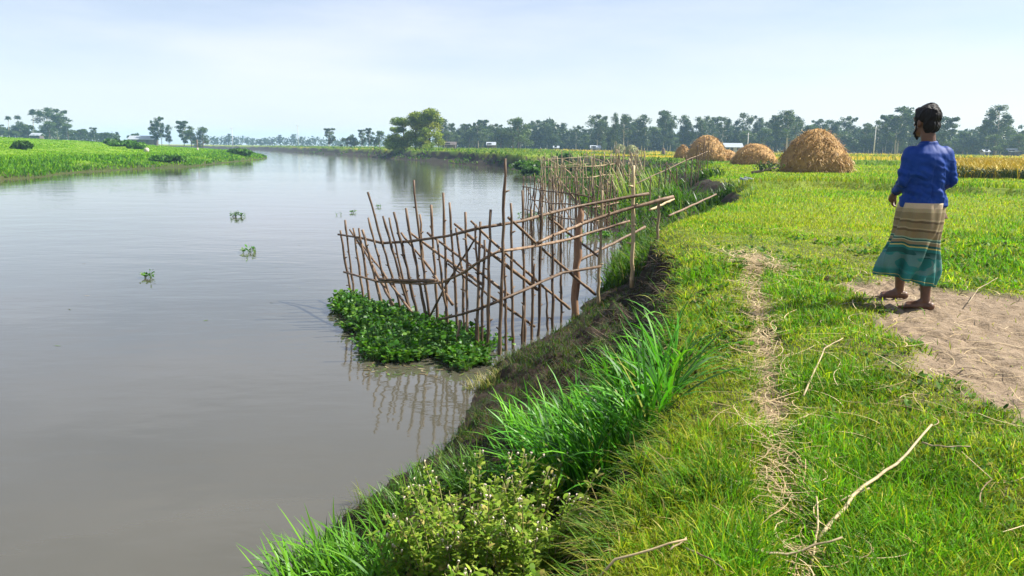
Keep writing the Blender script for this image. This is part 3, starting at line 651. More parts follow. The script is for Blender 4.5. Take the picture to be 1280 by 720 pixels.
def fence_one():
    org = P(620, 440, 0); fx = []; fy = []
    for t, b in FT: v = P(b[0], b[1], 0); fx.append((t[0] + b[0]) / 2); fy.append(v.y)
    thick = P(717, 399, .12); fx += [722, 750, 791, 825, 850]; fy += [11.6, 11.75, 11.9, 12.0, 12.1]
    o_ = np.argsort(fx); fx = np.array(fx)[o_]; fy = np.array(fy)[o_]
    dep = lambda px: float(np.interp(px, fx, fy))
    t = thing('stake_fence', 'nearest rough stake fence with rails standing in water and hyacinth', 'fence', org, 'stake fences along the river bank')
    for tp, b in FT:
        v = P(b[0], b[1], 0); top = D(tp[0], tp[1], v.y + random.uniform(-.03, .03)); low = v + (v - top).normalized() * .35
        post(t, org, [top, top.lerp(v, .5), low], random.uniform(.021, .027), M['bamboo'])
    for tp, kn, b in (((517, 225), (522, 277), (541, 408)), ((594, 280), (598, 360), (596, 440)), ((683, 361), (684, 390), (686, 413)), ((654, 382), (653, 410), (653, 430)), ((575, 400), (572, 420), (570, 440)), ((668, 330), (666, 380), (664, 424)), ((547, 300), (552, 350), (566, 419)), ((664, 262), (666, 340), (665, 420)), ((702, 268), (701, 330), (702, 403)), ((628, 290), (632, 360), (633, 438)), ((606, 300), (603, 370), (602, 441)), ((570, 285), (579, 350), (580, 426)), ((525, 268), (530, 340), (541, 406)), ((486, 272), (500, 330), (520, 399))):
        v = P(b[0], b[1], 0); post(t, org, [D(*tp, v.y), D(*kn, v.y), v - Vector((0, 0, .3))], .021, M['bamboo'])
    v = Vector((thick.x, 11.6, gz(thick.x, 11.6))); post(t, org, [D(727, 256, 11.6), D(722, 320, 11.6), D(717, 400, 11.6) - Vector((0, 0, .35))], .068, M['log'], 'log_post', False, 12)
    for tp, b, r in (((753, 238), (748, 362), .028), ((792, 207), (791, 336), .038), ((824, 245), (821, 318), .028)):
        d = dep(tp[0]); post(t, org, [D(*tp, d), D((tp[0] + b[0]) / 2, (tp[1] + b[1]) / 2, d), D(*b, d) - Vector((0, 0, .3))], r, M['bamboo_pale'])
    rails = [([(423, 293), (450, 297), (477, 304), (510, 302), (560, 295), (600, 285), (654, 276), (686, 267), (722, 258), (770, 249), (811, 242)], .024),
             ([(430, 340), (473, 352), (527, 355), (553, 353), (577, 342), (597, 328), (621, 315), (668, 308), (712, 299), (755, 286), (787, 276)], .022),
             ([(474, 349), (508, 351), (545, 351)], .03),
             ([(533, 403), (577, 393), (596, 387), (639, 370), (679, 351), (704, 341), (751, 333)], .023),
             ([(672, 303), (726, 280), (777, 263), (842, 246)], .029)]
    for px, r in rails:
        post(t, org, [D(a, b, dep(a) - .06) for a, b in px], r, M['bamboo'], 'rail', True)
    for px, r in (([(437, 287), (462, 325), (492, 382)], .022), ([(446, 296), (478, 340), (520, 398)], .02), ([(501, 291), (535, 332), (566, 381)], .022), ([(511, 290), (560, 326), (604, 356)], .024), ([(534, 291), (580, 325), (640, 372)], .022),
                  ([(568, 280), (618, 320), (672, 362)], .024), ([(588, 276), (650, 333), (712, 386)], .022), ([(636, 272), (690, 322), (744, 368)], .024), ([(560, 330), (610, 368), (668, 408)], .02), ([(686, 272), (716, 296), (750, 322)], .022), ([(596, 296), (560, 352), (536, 398)], .018)):
        post(t, org, [D(a, b, dep(a) + .07) for a, b in px], r, M['bamboo'], 'brace', False)
fence_one()
def fence_row(label, base, tops, n, rails, r, matn, jit=.25, brace=4, lean=.12, straight=False):
    """base: pixel polyline of feet (with world z), tops: height range"""
    W3 = []
    for q in base:
        v = P(q[0], q[1], q[2] if len(q) > 2 else 0.0); W3.append(v)
    cum = [0]
    for a, b in zip(W3[:-1], W3[1:]): cum.append(cum[-1] + (b - a).length)
    def at(u):
        s = u * cum[-1]
        for i in range(len(W3) - 1):
            if s <= cum[i + 1] or i == len(W3) - 2:
                return W3[i].lerp(W3[i + 1], (s - cum[i]) / (cum[i + 1] - cum[i]))
    org = W3[0].copy(); t = thing('stake_fence', label, 'fence', org, 'stake fences along the river bank')
    dirv = (W3[-1] - W3[0]); dirv.z = 0; dirv.normalize()
    for i in range(n):
        v = at((i + random.uniform(-.3, .3) + .5) / n); v.z = max(gz(v.x, v.y), 0.0)
        h = random.uniform(*tops) * (1.25 if random.random() < .12 else 1)
        tp = v + Vector((0, 0, h)) + dirv * random.gauss(0, lean) * h + Vector((0, random.gauss(0, .05), 0))
        post(t, org, [tp, tp.lerp(v, .5), v - Vector((0, 0, .3))], r * random.uniform(.8, 1.25), M[matn], 'stake', False, 6)
    for hz, u0, u1 in rails:
        a, b = at(u0), at(u1); a.z = max(gz(a.x, a.y), 0); b.z = max(gz(b.x, b.y), 0); pts = []
        for s in range(7):
            v = a.lerp(b, s / 6) if straight else at(u0 + (u1 - u0) * s / 6); v.z = a.z + (b.z - a.z) * s / 6; pts.append(v + Vector((random.gauss(0, .02), -.06, hz + random.gauss(0, .025))))
        post(t, org, pts, r * 1.0, M[matn], 'rail', False, 6)
    for i in range(brace):
        u = (i + .5) / (brace + .6); a = at(u); b = at(min(1, u + .22)); a.z = max(gz(a.x, a.y), 0); b.z = max(gz(b.x, b.y), 0)
        post(t, org, [a + Vector((0, .06, random.uniform(*tops) * .95)), b + Vector((0, .06, .2))], r, M[matn], 'brace', False, 6)
fence_row('second stake fence, standing in the water behind the nearest one', [(652, 272), (680, 280), (706, 287), (740, 292), (772, 284)], (1.15, 1.75), 42, [(1.15, 0, .7), (.75, .1, 1), (.35, 0, .8)], .024, 'bamboo', brace=6)
fence_row('third stake fence running from the river up the weedy bay slope', [(680, 243), (704, 247), (735, 250), (765, 246), (800, 240, .5)], (1.5, 2.2), 54, [(1.5, 0, .7), (1.0, .1, 1)], .03, 'bamboo_pale', brace=7)
fence_row('farthest stake fence of thin pale canes under the far cliff', [(672, 226), (700, 222), (740, 219), (785, 216, .4), (806, 218, .7)], (1.5, 2.3), 44, [(1.5, .1, .8), (.9, .2, .9)], .034, 'bamboo_pale', brace=6)
fence_row('stake fence with tall canes at the weedy gully beside the bay', [(795, 258, .6), (815, 250, .8), (841, 238, .9), (865, 231, 1.0), (884, 220, 1.1)], (1.3, 2.0), 13, [(1.2, 0, .95)], .026, 'bamboo', brace=2, straight=True)

def pole(label, a, b, da, db, r, matn='bamboo_pale', cat='pole', name='bamboo_pole'):
    p, q = D(*a, da), D(*b, db); mb = MB(); pts = [p.lerp(q, s / 10) + Vector((0, 0, .006 * math.sin(s * 2.1))) for s in range(11)]
    mb.tube(pts, [r * (1.12 if s % 2 == 0 else .95) for s in range(11)], 10); tag(mb.build(name, M[matn]), label, cat, 'loose bamboo poles at the gully')
pole('long pale loose bamboo pole slanting out of the gully onto the bank', (836, 270), (895, 243), P(836, 270, 1.3).y, P(895, 243, 1.34).y, .021, 'bamboo')
pole('loose pole resting across the water behind the thick log post', (722, 327), (806, 284), 12.6, 14.5, .024, 'bamboo')
pole('short pale cane leaning by the end of the thick rail', (812, 263), (842, 249), 13.0, 13.6, .02)
def offcut(label, px, py, l, rz):
    v = P(px, py, ZT); v.z = gz(v.x, v.y) + .07; d = Vector((math.cos(rz), math.sin(rz), .15)) * l; mb = MB(); mb.tube([v - d, v, v + d], [.06, .055, .06], 10)
    tag(mb.build('bamboo_offcut', M['tin']), label, 'offcut', 'white offcuts lying on the grass above the gully')
offcut('white offcut nearer the dark fallen branch, lying above the gully', 936, 225, .22, 2.2)
offcut('white offcut nearer the gully edge, lying beside another', 930, 226, .2, 2.1)
def fallen_branch():
    v = P(955, 218, ZT); v.z = gz(v.x, v.y) + .12; t = thing('fallen_branch', 'dark leafy fallen branch lying on the grass beyond the gully', 'branch', v)
    mb = MB(); mb.tube([(-.75, -.3, 0), (-.2, -.1, .08), (.3, .1, .18), (.8, .25, .3)], [.075, .07, .06, .035], 8); mb.build('limb', M['bark'], t)
    mb = MB(); mb.tube([(-.1, -.05, .1), (0, .05, .35), (.12, .05, .55)], [.03, .025, .012], 6); mb.build('twig', M['bark'], t)
    c = rng.normal(size=(160, 3)) * (.32, .2, .12) + (.2, .05, .3); V, Fq = kites(c, rng.uniform(.08, .2, 160)); link('leaves', mesh_np('leaves', V, Fq, np.repeat(mixcol([(.03, .06, .012), (.06, .1, .02)], [1, 1], 160), 4, 0).astype(np.float32)), M['crown'], t)
fallen_branch()

# plants in the gully
def gully_plant(label, px, py, z0, n, L, W, cols, sp=.4, droop=1.6):
    v = P(px, py, z0); tall_grass(label, (v.x, v.y), n, sp, (L * .6, L), (W * .7, W * 1.2), cols, [3, 3, 2], droop=droop, name='gully_weed', group='rank weeds growing out of the gully')
DK = [(.02, .055, .008), (.035, .085, .01), (.07, .14, .015)]; BR = [(.055, .14, .012), (.09, .19, .015), (.03, .08, .01)]
gully_plant('long drooping bright weed at the river side of the gully', 848, 248, .8, 200, 1.3, .05, BR, .6)
gully_plant('dark weed filling the middle of the gully', 885, 258, .6, 240, .8, .045, DK, .8)
gully_plant('dark weed under the overhanging turf at the head of the gully', 915, 252, .8, 120, .5, .04, DK, .6)
gully_plant('arching blades standing on the lip at the head of the gully', 937, 250, 1.25, 22, .5, .022, BR, .2)
gully_plant('dark weed behind the gully stakes', 882, 232, .8, 160, .8, .05, DK, .9)
gully_plant('tall pale reed tuft among the canes beside the gully', 826, 240, .7, 60, 2.0, .04, [(.22, .3, .06), (.16, .26, .04), (.28, .3, .09)], .5, 1.0)
gully_plant('tall pale reed tuft at the river end of the cane fence', 795, 248, .5, 50, 2.0, .04, [(.22, .3, .06), (.16, .26, .04), (.28, .3, .09)], .7, 1.0)

# ------------------------------------------------------------------ haystacks
def hay_mat(name, c1, c2, c3):
    m, nt, out = newmat(name); tc = N_(nt, 'ShaderNodeTexCoord')
    n = N_(nt, 'ShaderNodeTexNoise', i_Scale=3.0, i_Detail=8.0, i_Roughness=.75, i_Distortion=1.5); L_(nt, tc.outputs['Object'], n.inputs['Vector'])
    p = N_(nt, 'ShaderNodeBsdfPrincipled', i_Roughness=.85); L_(nt, ramp(nt, n.outputs['Fac'], [(.3, c1), (.5, c2), (.7, c3)]).outputs[0], p.inputs['Base Color'])
    b = N_(nt, 'ShaderNodeBump', i_Strength=.8, i_Distance=.08); L_(nt, n.outputs['Fac'], b.inputs['Height']); L_(nt, b.outputs[0], p.inputs['Normal'])
    L_(nt, p.outputs[0], out.inputs['Surface']); return m
M['hay'] = hay_mat('hay', (.17, .09, .024), (.33, .185, .05), (.45, .28, .09))
M['green_hay'] = hay_mat('green_hay', (.13, .15, .05), (.2, .22, .08), (.26, .27, .11))
def haystack(label, px, py, wpx, hpx, mat_='hay', cols=((.36, .21, .06), (.43, .27, .09), (.22, .12, .035), (.52, .36, .16)), point=.62, seed=1, group='haystacks standing in the field', lop=0.0):
    v = P(px, py, ZT); zg = gz(v.x, v.y); dist = v.length; rad = wpx * dist / F / 2; h = hpx * dist / F
    u = np.linspace(0, 1, 26); a = np.linspace(0, 2 * PI, 48, endpoint=False); U, A = np.meshgrid(u, a, indexing='ij')
    prof = np.cos(U * PI / 2) ** point * (1 - .0 * U) * np.interp(U, [0, .12, 1], [.94, 1, 1])
    nz = fbm(np.cos(A) * 1.7 + seed * 7 + 9, np.sin(A) * 1.7 + U * 3.5 + 9, 4, seed) - .5
    rr = rad * prof * (1 + .26 * nz * (1 - U * .4)); zz = h * (U + .05 * nz * U)
    V = np.stack([rr * np.cos(A) + lop * zz, rr * np.sin(A), zz - .05], -1).reshape(-1, 3)
    idx = np.arange(26 * 48).reshape(26, 48); Fq = np.stack([idx[:-1], np.roll(idx[:-1], -1, 1), np.roll(idx[1:], -1, 1), idx[1:]], -1).reshape(-1, 4)
    o = link('haystack', mesh_np('haystack', V, Fq), M[mat_], None, (v.x, v.y, zg)); tag(o, label, 'haystack', group)
    n = int(1500 * min(2.2, max(.5, (wpx / 50) ** 1.3))); i = rng.integers(0, 25 * 48, n); p = V[i] * (1.0, 1.0, 1.0) + rng.normal(size=(n, 3)) * .03
    az = np.arctan2(p[:, 1], p[:, 0]) + rng.normal(size=n) * .9
    ribbons('loose_straw', p, az, rng.uniform(1.0, 2.3, n), rng.uniform(.1, 1.2, n), rng.uniform(.12, .42, n) * min(1.2, h / 2), max(.010, .0007 * dist) * rng.uniform(.6, 1.3, n), 3, mixcol(cols, [4, 3, 3, 1.5], n), M['straw'], prof=[1, 1, .9, .5], parent=o, curl=rng.uniform(-1, 1, n))
    return o
haystack('largest brown haystack with a ragged top, nearest to the walking man', 1017, 215, 78, 50, seed=3, point=.60)
haystack('low broad brown haystack between the largest stack and the tall dome', 943, 206, 53, 25, seed=5, point=.5)
haystack('tall domed brown haystack between two smaller brown heaps', 883, 201.5, 48, 31, seed=8, point=.55)
haystack('small brown hay heap leaning against the right side of the tall dome', 908, 201.5, 32, 14, seed=11, point=.55)
haystack('small steep brown haystack on the left of the tall dome', 853, 198.5, 21, 17, seed=13, point=.7)
GH = ((.2, .22, .08), (.27, .27, .11), (.15, .17, .05), (.3, .29, .14))
haystack('greenish grey hay mound nearer the brown haystacks, one of two', 789, 193.5, 20, 12, 'green_hay', GH, .55, 17)
haystack('greenish grey hay mound farther from the brown haystacks, one of two', 775, 192.5, 18, 12, 'green_hay', GH, .6, 19)
haystack('lone small pale haystack on top of the far river cliff', 600, 187.6, 13, 9, 'hay', seed=23)

# ------------------------------------------------------------------ trees
def crown_arrays(clusters, leaf, dens, cols, w):
    """clusters: (centre, radii, share); leaves fill each uneven clump"""
    parts = []
    for c, r_, k in clusters:
        n = int(dens * k); d = rng.normal(size=(n, 3)); d /= np.linalg.norm(d, axis=1)[:, None]
        q = rng.random(n) ** .45; p = d * q[:, None] * np.array(r_) * (1 + .35 * (rng.random((n, 1)) - .5)) + np.array(c)
        V, Fq = kites(p, leaf * rng.uniform(.6, 1.4, n)); base = np.asarray(cols[rng.choice(len(cols), p=np.array(w) / sum(w))]) * rng.uniform(.8, 1.2)
        parts.append((V, Fq, np.repeat(np.clip(base * (1 + rng.normal(size=(n, 1)) * .22), .006, .6), 4, 0)))
    return cat_mesh('crown', parts)
EU = [(.045, .08, .026), (.06, .10, .03), (.03, .06, .022), (.09, .125, .04)]
BL = [(.035, .07, .018), (.05, .09, .02), (.07, .115, .022), (.028, .055, .018)]
def limbs(mb, pts, r, n=6): mb.tube(pts, [r * (1 - .75 * i / (len(pts) - 1)) for i in range(len(pts))], n)
def make_eucalyptus(seed, H, W, bare, pale=True):
    r = random.Random(seed); tr = MB(); lean = r.uniform(-.06, .06) * H
    axis = [Vector((lean * s * s + r.uniform(-.12, .12), r.uniform(-.12, .12), H * .93 * s)) for s in (0, .2, .4, .6, .8, 1)]
    limbs(tr, axis, H * .014); cl = []
    for i in range(r.randint(13, 17)):
        s = bare + (1 - bare) * (i + r.random() * .8) / 16; s = min(s, .99); k = min(4, int(s * 5)); b = axis[k].lerp(axis[k + 1], s * 5 - k)
        a = r.uniform(0, 2 * PI); q = W * r.uniform(.25, 1) * (1 - .55 * abs(s - .65) / .5); e = b + Vector((math.cos(a) * q, math.sin(a) * q, H * r.uniform(.04, .12)))
        limbs(tr, [b, b.lerp(e, .5) + Vector((0, 0, -.1)), e], H * .006, 5)
        cs = H * r.uniform(.055, .10); cl.append((tuple(e), (cs * 1.2, cs * 1.2, cs * 1.0), r.uniform(.7, 1.3)))
        if r.random() < .6: e2 = e + Vector((r.uniform(-1, 1), r.uniform(-1, 1), r.uniform(-.6, .9))) * cs * 1.5; cl.append((tuple(e2), (cs * .7,) * 3, .6))
    cl.append((tuple(axis[-1] + Vector((0, 0, H * .02))), (H * .06, H * .06, H * .06), .8))
    return tr, crown_arrays(cl, .42, 150, EU, [4, 3, 3, 1.2]), 'pale_bark' if pale else 'bark'
def make_broadleaf(seed, H, W, cols=BL, leaf=.42, dens=190, bare=.2, fat=1.0):
    r = random.Random(seed); tr = MB(); top = Vector((r.uniform(-.3, .3), r.uniform(-.3, .3), H * .6)); limbs(tr, [Vector((0, 0, 0)), Vector((r.uniform(-.15, .15), 0, H * .25)), top], H * .028)
    cl = []
    for i in range(r.randint(13, 17)):
        a = r.uniform(0, 2 * PI); s = r.random(); q = W * math.sqrt(r.random()) * (1 - .5 * s); e = Vector((math.cos(a) * q, math.sin(a) * q, H * (bare + (.9 - bare) * s)))
        b = Vector((0, 0, H * min(.55, .2 + .4 * s))); limbs(tr, [b, b.lerp(e, .55) + Vector((0, 0, .2)), e], H * .009, 5); cs = H * r.uniform(.10, .17) * fat
        cl.append((tuple(e), (cs * 1.15, cs * 1.15, cs * .8), 1.0))
    return tr, crown_arrays(cl, leaf, dens, cols, [4, 4, 3, 2]), 'bark'
def make_palm(seed, H):
    r = random.Random(seed); tr = MB(); ax = [Vector((.04 * H * s * s, 0, H * .9 * s)) for s in (0, .25, .5, .75, 1)]; tr.tube(ax, [H * .018, H * .015, H * .014, H * .013, H * .012], 8)
    n = 260; az = rng.uniform(0, 2 * PI, n); V, Fq = ribbon_arrays(np.tile(np.array(ax[-1]), (n, 1)) + rng.normal(size=(n, 3)) * .1, az, rng.uniform(.1, 1.5, n), rng.uniform(.6, 1.5, n), rng.uniform(.1, .19, n) * H, .3, 4, LEAF5, rng.uniform(-.6, .6, n))
    return tr, cat_mesh('crown', [(V, Fq, np.repeat(mixcol([(.04, .075, .02), (.06, .09, .03)], [1, 1], n), 10, 0))]), 'pale_bark'
def proto(name, made):
    tr, cm, bark = made; root = bpy.data.objects.new(name, None); COL.objects.link(root)
    tr.build('trunk', M[bark], root); link('crown', cm, M['crown'], root, None, False); root['_h'] = 1; return root
PROTO = {}
for i, (H, W, b) in enumerate(((14, 3.0, .25), (16, 3.4, .36), (12, 3.2, .2), (15, 2.2, .15))): PROTO['e%d' % i] = (H, 'eucalyptus_tree', lambda i=i, H=H, W=W, b=b: make_eucalyptus(100 + i, H, W, b))
for i, (H, W, b) in enumerate(((9, 4.2, .15), (11, 4.0, .2), (7, 4.0, .05))): PROTO['b%d' % i] = (H, 'broadleaf_tree', lambda i=i, H=H, W=W, b=b: make_broadleaf(200 + i, H, W, bare=b))
PROTO['g0'] = (10, 'riverside_tree', lambda: make_broadleaf(300, 10, 3.8, [(.19, .27, .018), (.12, .20, .015), (.27, .31, .03), (.06, .12, .012)], .32, 560, .1, 1.08))
PROTO['g1'] = (11, 'riverside_tree', lambda: make_broadleaf(301, 11, 3.2, [(.22, .29, .02), (.14, .22, .016), (.28, .31, .03), (.07, .13, .012)], .32, 560, .14, 1.08))
PROTO['p0'] = (12, 'palm_tree', lambda: make_palm(400, 12))
DONE = {}
def tree(kind, label, px, py_base, hpx, dist, group, cat='tree', wide=1.0):
    H, name, mk = PROTO[kind]
    if kind not in DONE:
        o = DONE[kind] = proto(name, mk()); del o['_h']
    else:
        src = DONE[kind]; o = src.copy(); COL.objects.link(o)
        for ch in list(src.children): c = ch.copy(); COL.objects.link(c); c.parent = o
    v = D(px, py_base, dist); x, y = v.x, v.y; z = gz(x, y); h = hpx * dist / F; s = h / H
    o.location = (x, y, z - .1); o.scale = (s * wide, s * wide, s); o.rotation_euler = (0, 0, random.uniform(0, 6.28)); tag(o, label, cat, group)
    return o
# single trees one can tell apart: (kind, px, base y, height px, distance, label)
LG = 'trees on the far left bank'
for k, px, pb, hp, d, wd, lb in (
    ('p0', 11, 165, 27, 330, 1.0, 'thin palm with a small round top at the left end of the left bank trees'),
    ('p0', 25, 165, 29, 350, 1.0, 'slim palm rising behind the round dark bush of the left bank'),
    ('p0', 42, 165, 35, 345, 1.1, 'lone taller palm just left of the tallest spreading left bank tree'),
    ('b0', 20, 165, 22, 320, 1.3, 'rounded dark tree beneath the slim palm on the left bank'),
    ('b2', 34, 166, 20, 322, 1.2, 'low wide dark tree beside the rounded one on the left bank'),
    ('e1', 60, 166, 39, 330, 1.6, 'tallest spreading open crowned tree on the left bank'),
    ('e0', 72, 167, 38, 325, 1.6, 'second tallest open crowned tree touching the tallest on the left bank'),
    ('b1', 62, 166, 24, 318, 1.3, 'dense dark tree filling the foot of the tallest left bank trees'),
    ('b1', 85, 167, 22, 320, 1.1, 'middle sized tree right of the tallest pair on the left bank'),
    ('b2', 100, 167, 17, 322, 1.2, 'low bushy tree stepping down from the tall left bank trees'),
    ('e2', 118, 168, 18, 330, 1.2, 'small open crowned tree with a pale trunk on the left bank'),
    ('b2', 132, 169, 14, 335, 1.4, 'last low bushy tree before the gap left of the tin roofed shed'),
    ('b0', 142, 169.5, 11, 345, 1.4, 'lowest faint tree at the edge of the gap left of the shed'),
    ('b0', 0, 165, 14, 325, 1.4, 'low dark tree cut by the left border of the photo'),
    ('b2', 166, 171, 15, 345, 1.2, 'small dark tree directly left of the tin roofed shed'),
    ('b0', 174, 171, 16, 350, 1.0, 'small round tree behind the tin roofed shed'),
    ('e2', 192, 173, 27, 300, 1.1, 'slender open tree right behind the roof of the tin shed'),
    ('e0', 202, 174, 36, 300, .9, 'tallest narrow tree just right of the tin roofed shed'),
    ('e3', 211, 174, 27, 300, .9, 'narrow dark tree right of the tallest one beside the shed'),
    ('e2', 230, 176, 33, 300, 1.3, 'full crowned open tree in the middle of the group right of the shed'),
    ('b1', 239, 176, 24, 298, 1.0, 'dense dark tree at the foot of the group right of the shed'),
    ('b1', 254, 177, 29, 300, .9, 'rounded dark tree ending the group right of the shed')):
    tree(k, lb, px, pb, hp, d, LG, wide=wd)
for k, px, pb, hp, d, wd, lb in (
    ('g0', 505, 181, 42, 172, 1.25, 'leafy yellow green tree at the river side of the riverside clump'),
    ('g1', 520, 181, 48, 170, 1.2, 'yellow green tree in the middle of the riverside clump'),
    ('g1', 537, 181.5, 52, 168, 1.15, 'tallest yellow green tree of the riverside clump'),
    ('g0', 494, 181, 30, 180, .9, 'darker small tree on the outer edge of the riverside clump'),
    ('g0', 528, 182, 30, 166, 1.0, 'low bushy tree in front of the riverside clump')):
    tree(k, lb, px, pb, hp, d, 'yellow green trees on the far river cliff', wide=wd)
CG = 'small hazy trees along the river bend'
for k, px, pb, hp, d, wd, lb in (
    ('e2', 411, 181, 23, 330, 1.5, 'round topped hazy tree with a forked trunk left of the small riverside row'),
    ('b2', 434, 182, 15, 300, 1.2, 'first low dark tree of the row left of the yellow green clump'),
    ('b0', 443, 182, 17, 300, 1.0, 'second tree of the row left of the yellow green clump'),
    ('e2', 452, 182, 22, 300, 1.1, 'third and lighter tree of the row left of the yellow green clump'),
    ('e2', 462, 182, 24, 280, 1.0, 'open tree nearer the yellow green clump in the small row'),
    ('b1', 474, 182, 22, 270, 1.0, 'dark tree touching the yellow green clump from the river bend side'),
    ('b0', 484, 182, 16, 260, 1.0, 'small tree tucked beside the trunks of the yellow green clump')):
    tree(k, lb, px, pb, hp, d, CG, wide=wd)
# the long tree line behind the fields: stretches named by what stands in front of it
def stretch(x0, x1, n, dist, hh, where, kinds, base=None):
    kn = {'eucalyptus_tree': 'tall hazy open eucalyptus', 'broadleaf_tree': 'dense hazy rounded tree'}
    for i in range(n):
        px = x0 + (x1 - x0) * (i + .5 + random.uniform(-.35, .35)) / n; k = random.choice(kinds); d = dist * random.uniform(.93, 1.1)
        hz = 184 + (px - 640) * .0096; pb = hz + 1.3 * F / d
        hp = random.uniform(*hh) * (.72 if k[0] == 'b' else 1)
        tree(k, kn[PROTO[k][1]] + ' in the far tree line ' + where, px, pb, hp, d, 'far tree line ' + where, wide=random.uniform(.95, 1.35))
stretch(-30, 10, 4, 345, (12, 20), 'at the left border', ['b0', 'b2', 'e2'])
stretch(268, 405, 16, 640, (8, 15), 'beyond the river bend', ['b0', 'b1', 'e2', 'b2'])
stretch(418, 490, 7, 560, (9, 15), 'behind the small riverside row', ['b0', 'b1', 'e2'])
stretch(553, 655, 26, 300, (24, 38), 'behind the lone cliff haystack', ['e0', 'e2', 'b1', 'b0', 'b1'])
stretch(650, 760, 28, 330, (22, 36), 'between the cliff and the greenish mounds', ['e0', 'e1', 'e3', 'b1', 'b0'])
stretch(745, 835, 22, 310, (24, 50), 'behind the greenish mounds', ['e0', 'e1', 'e3', 'e3', 'b1'])
stretch(835, 930, 23, 310, (24, 48), 'behind the domed haystack', ['e0', 'e1', 'e2', 'e3', 'b1', 'b0'])
stretch(925, 1060, 31, 300, (26, 52), 'behind the largest haystack', ['e0', 'e1', 'e2', 'e3', 'b1', 'b0'])
stretch(1055, 1175, 27, 290, (26, 50), 'between the largest haystack and the man', ['e0', 'e1', 'e2', 'b1', 'b0'])
stretch(1165, 1340, 38, 280, (24, 46), 'behind the golden rice', ['e0', 'e2', 'b1', 'b0', 'b1'])
for px, hp, k, wd, lb in ((1121, 58, 'e0', 1.5, 'tallest spreading eucalyptus just left of the head of the man'), (1244, 60, 'e1', 1.3, 'tall open crowned eucalyptus with a pale leaning trunk above the rice'),
                      (983, 52, 'e1', 1.5, 'tall broad eucalyptus behind the gap between the two nearest haystacks'), (768, 47, 'e3', .6, 'needle thin tall tree sticking out of the far line'), (648, 40, 'b1', 1.1, 'tall rounded tree standing out near the river cliff end')):
    hz = 184 + (px - 640) * .0096; tree(k, lb, px, hz + 4.4, hp, 275, 'standout trees of the far line', wide=wd)
def thicket():
    parts = []
    for x0, x1, d, hh, n in ((553, 1400, 322, 9.5, 34000), (262, 560, 660, 7.0, 4000), (-60, 150, 352, 5.5, 3000), (1060, 1400, 305, 8, 8000)):
        px = rng.uniform(x0, x1, n); dd = d * rng.uniform(.98, 1.07, n)
        X = np.array([ray(a, 188).x / ray(a, 188).y for a in px]) * dd; z = ground(X, dd)
        h = hh * (.45 + .9 * fbm(X * .07, X * 0 + 3, 3, 5)); p = np.stack([X, dd, z + h * rng.random(n) ** .8], 1); V, Fq = kites(p, rng.uniform(.8, 1.9, n))
        parts.append((V, Fq, np.repeat(mixcol([(.03, .055, .02), (.045, .075, .025), (.025, .045, .02)], [1, 1, 1], n), 4, 0)))
    o = link('far_undergrowth', cat_mesh('far_undergrowth', parts), M['crown'], smooth_=False); tag(o, 'dark hazy undergrowth closing the foot of the far tree line', None, None, 'stuff')
thicket()

# bushes
def bush(label, px, py, z, wpx, hpx, dist=None, cols=((.035, .09, .012), (.055, .13, .015), (.08, .17, .02)), group='bushes along the banks', leaf=None):
    v = D(px, py, dist) if dist else P(px, py, z); v.z = gz(v.x, v.y); d = v.y; W = wpx * d / F / 2; H = hpx * d / F
    t = thing('bush', label, 'bush', v, group); cl = []; mb = MB()
    for i in range(9):
        a = random.uniform(0, 6.28); q = W * math.sqrt(random.random()) * .8; e = Vector((math.cos(a) * q, math.sin(a) * q, H * random.uniform(.3, .75))); mb.tube([(0, 0, -.05), e * .5 + Vector((0, 0, .05)), e], [.03, .02, .01], 5)
        cl.append((tuple(e), (W * .42, W * .42, H * .3), 1))
    mb.build('stems', M['bark'], t); link('foliage', crown_arrays(cl, leaf or max(.06, .0035 * d), 130, list(cols), [1, 1, 1]), M['crown'], t, smooth_=False)
bush('small round dark shrub standing on the far side of the bay', 708, 190.5, 1.5, 13, 9, 100)
LB = ((.06, .15, .012), (.09, .2, .015), (.04, .1, .012)); DB = ((.035, .11, .008), (.06, .16, .009), (.085, .2, .01))
bush('rounded bush nearest the low spit on the left bank', 212, 201.5, .6, 50, 7, cols=DB, leaf=.5)
bush('low dark bush on the tip of the left spit', 298, 197.5, .3, 34, 8, cols=DB, leaf=.5)
bush('spiky bush standing high in the middle of the left meadow', 28, 183, 2.5, 22, 10, 95, cols=LB, leaf=.5)
bush('dark bush row piece beside the pale rock on the left bank', 150, 181, 2.0, 44, 8, 140, cols=DB, leaf=.6)
bush('dark bush just left of the pale rock on the left bank', 172, 183, 2.0, 22, 8, 130, cols=DB, leaf=.5)
for px, py, wd, hp, d, lb in ((662, 207, 34, 15, 78, 'leafy green bush at the point of the far promontory'), (682, 203, 32, 12, 84, 'bright leafy bush behind the point of the promontory'), (664, 218, 26, 12, 72, 'low leafy bush at the waterline of the promontory'), (725, 207, 44, 11, 74, 'spreading bush under the dark cliff behind the canes'),(770, 209, 40, 11, 68, 'broad leafy bush at the cliff foot nearer the gully')):
    bush(lb, px, py, 0, wd, hp, d, cols=LB, leaf=.36)

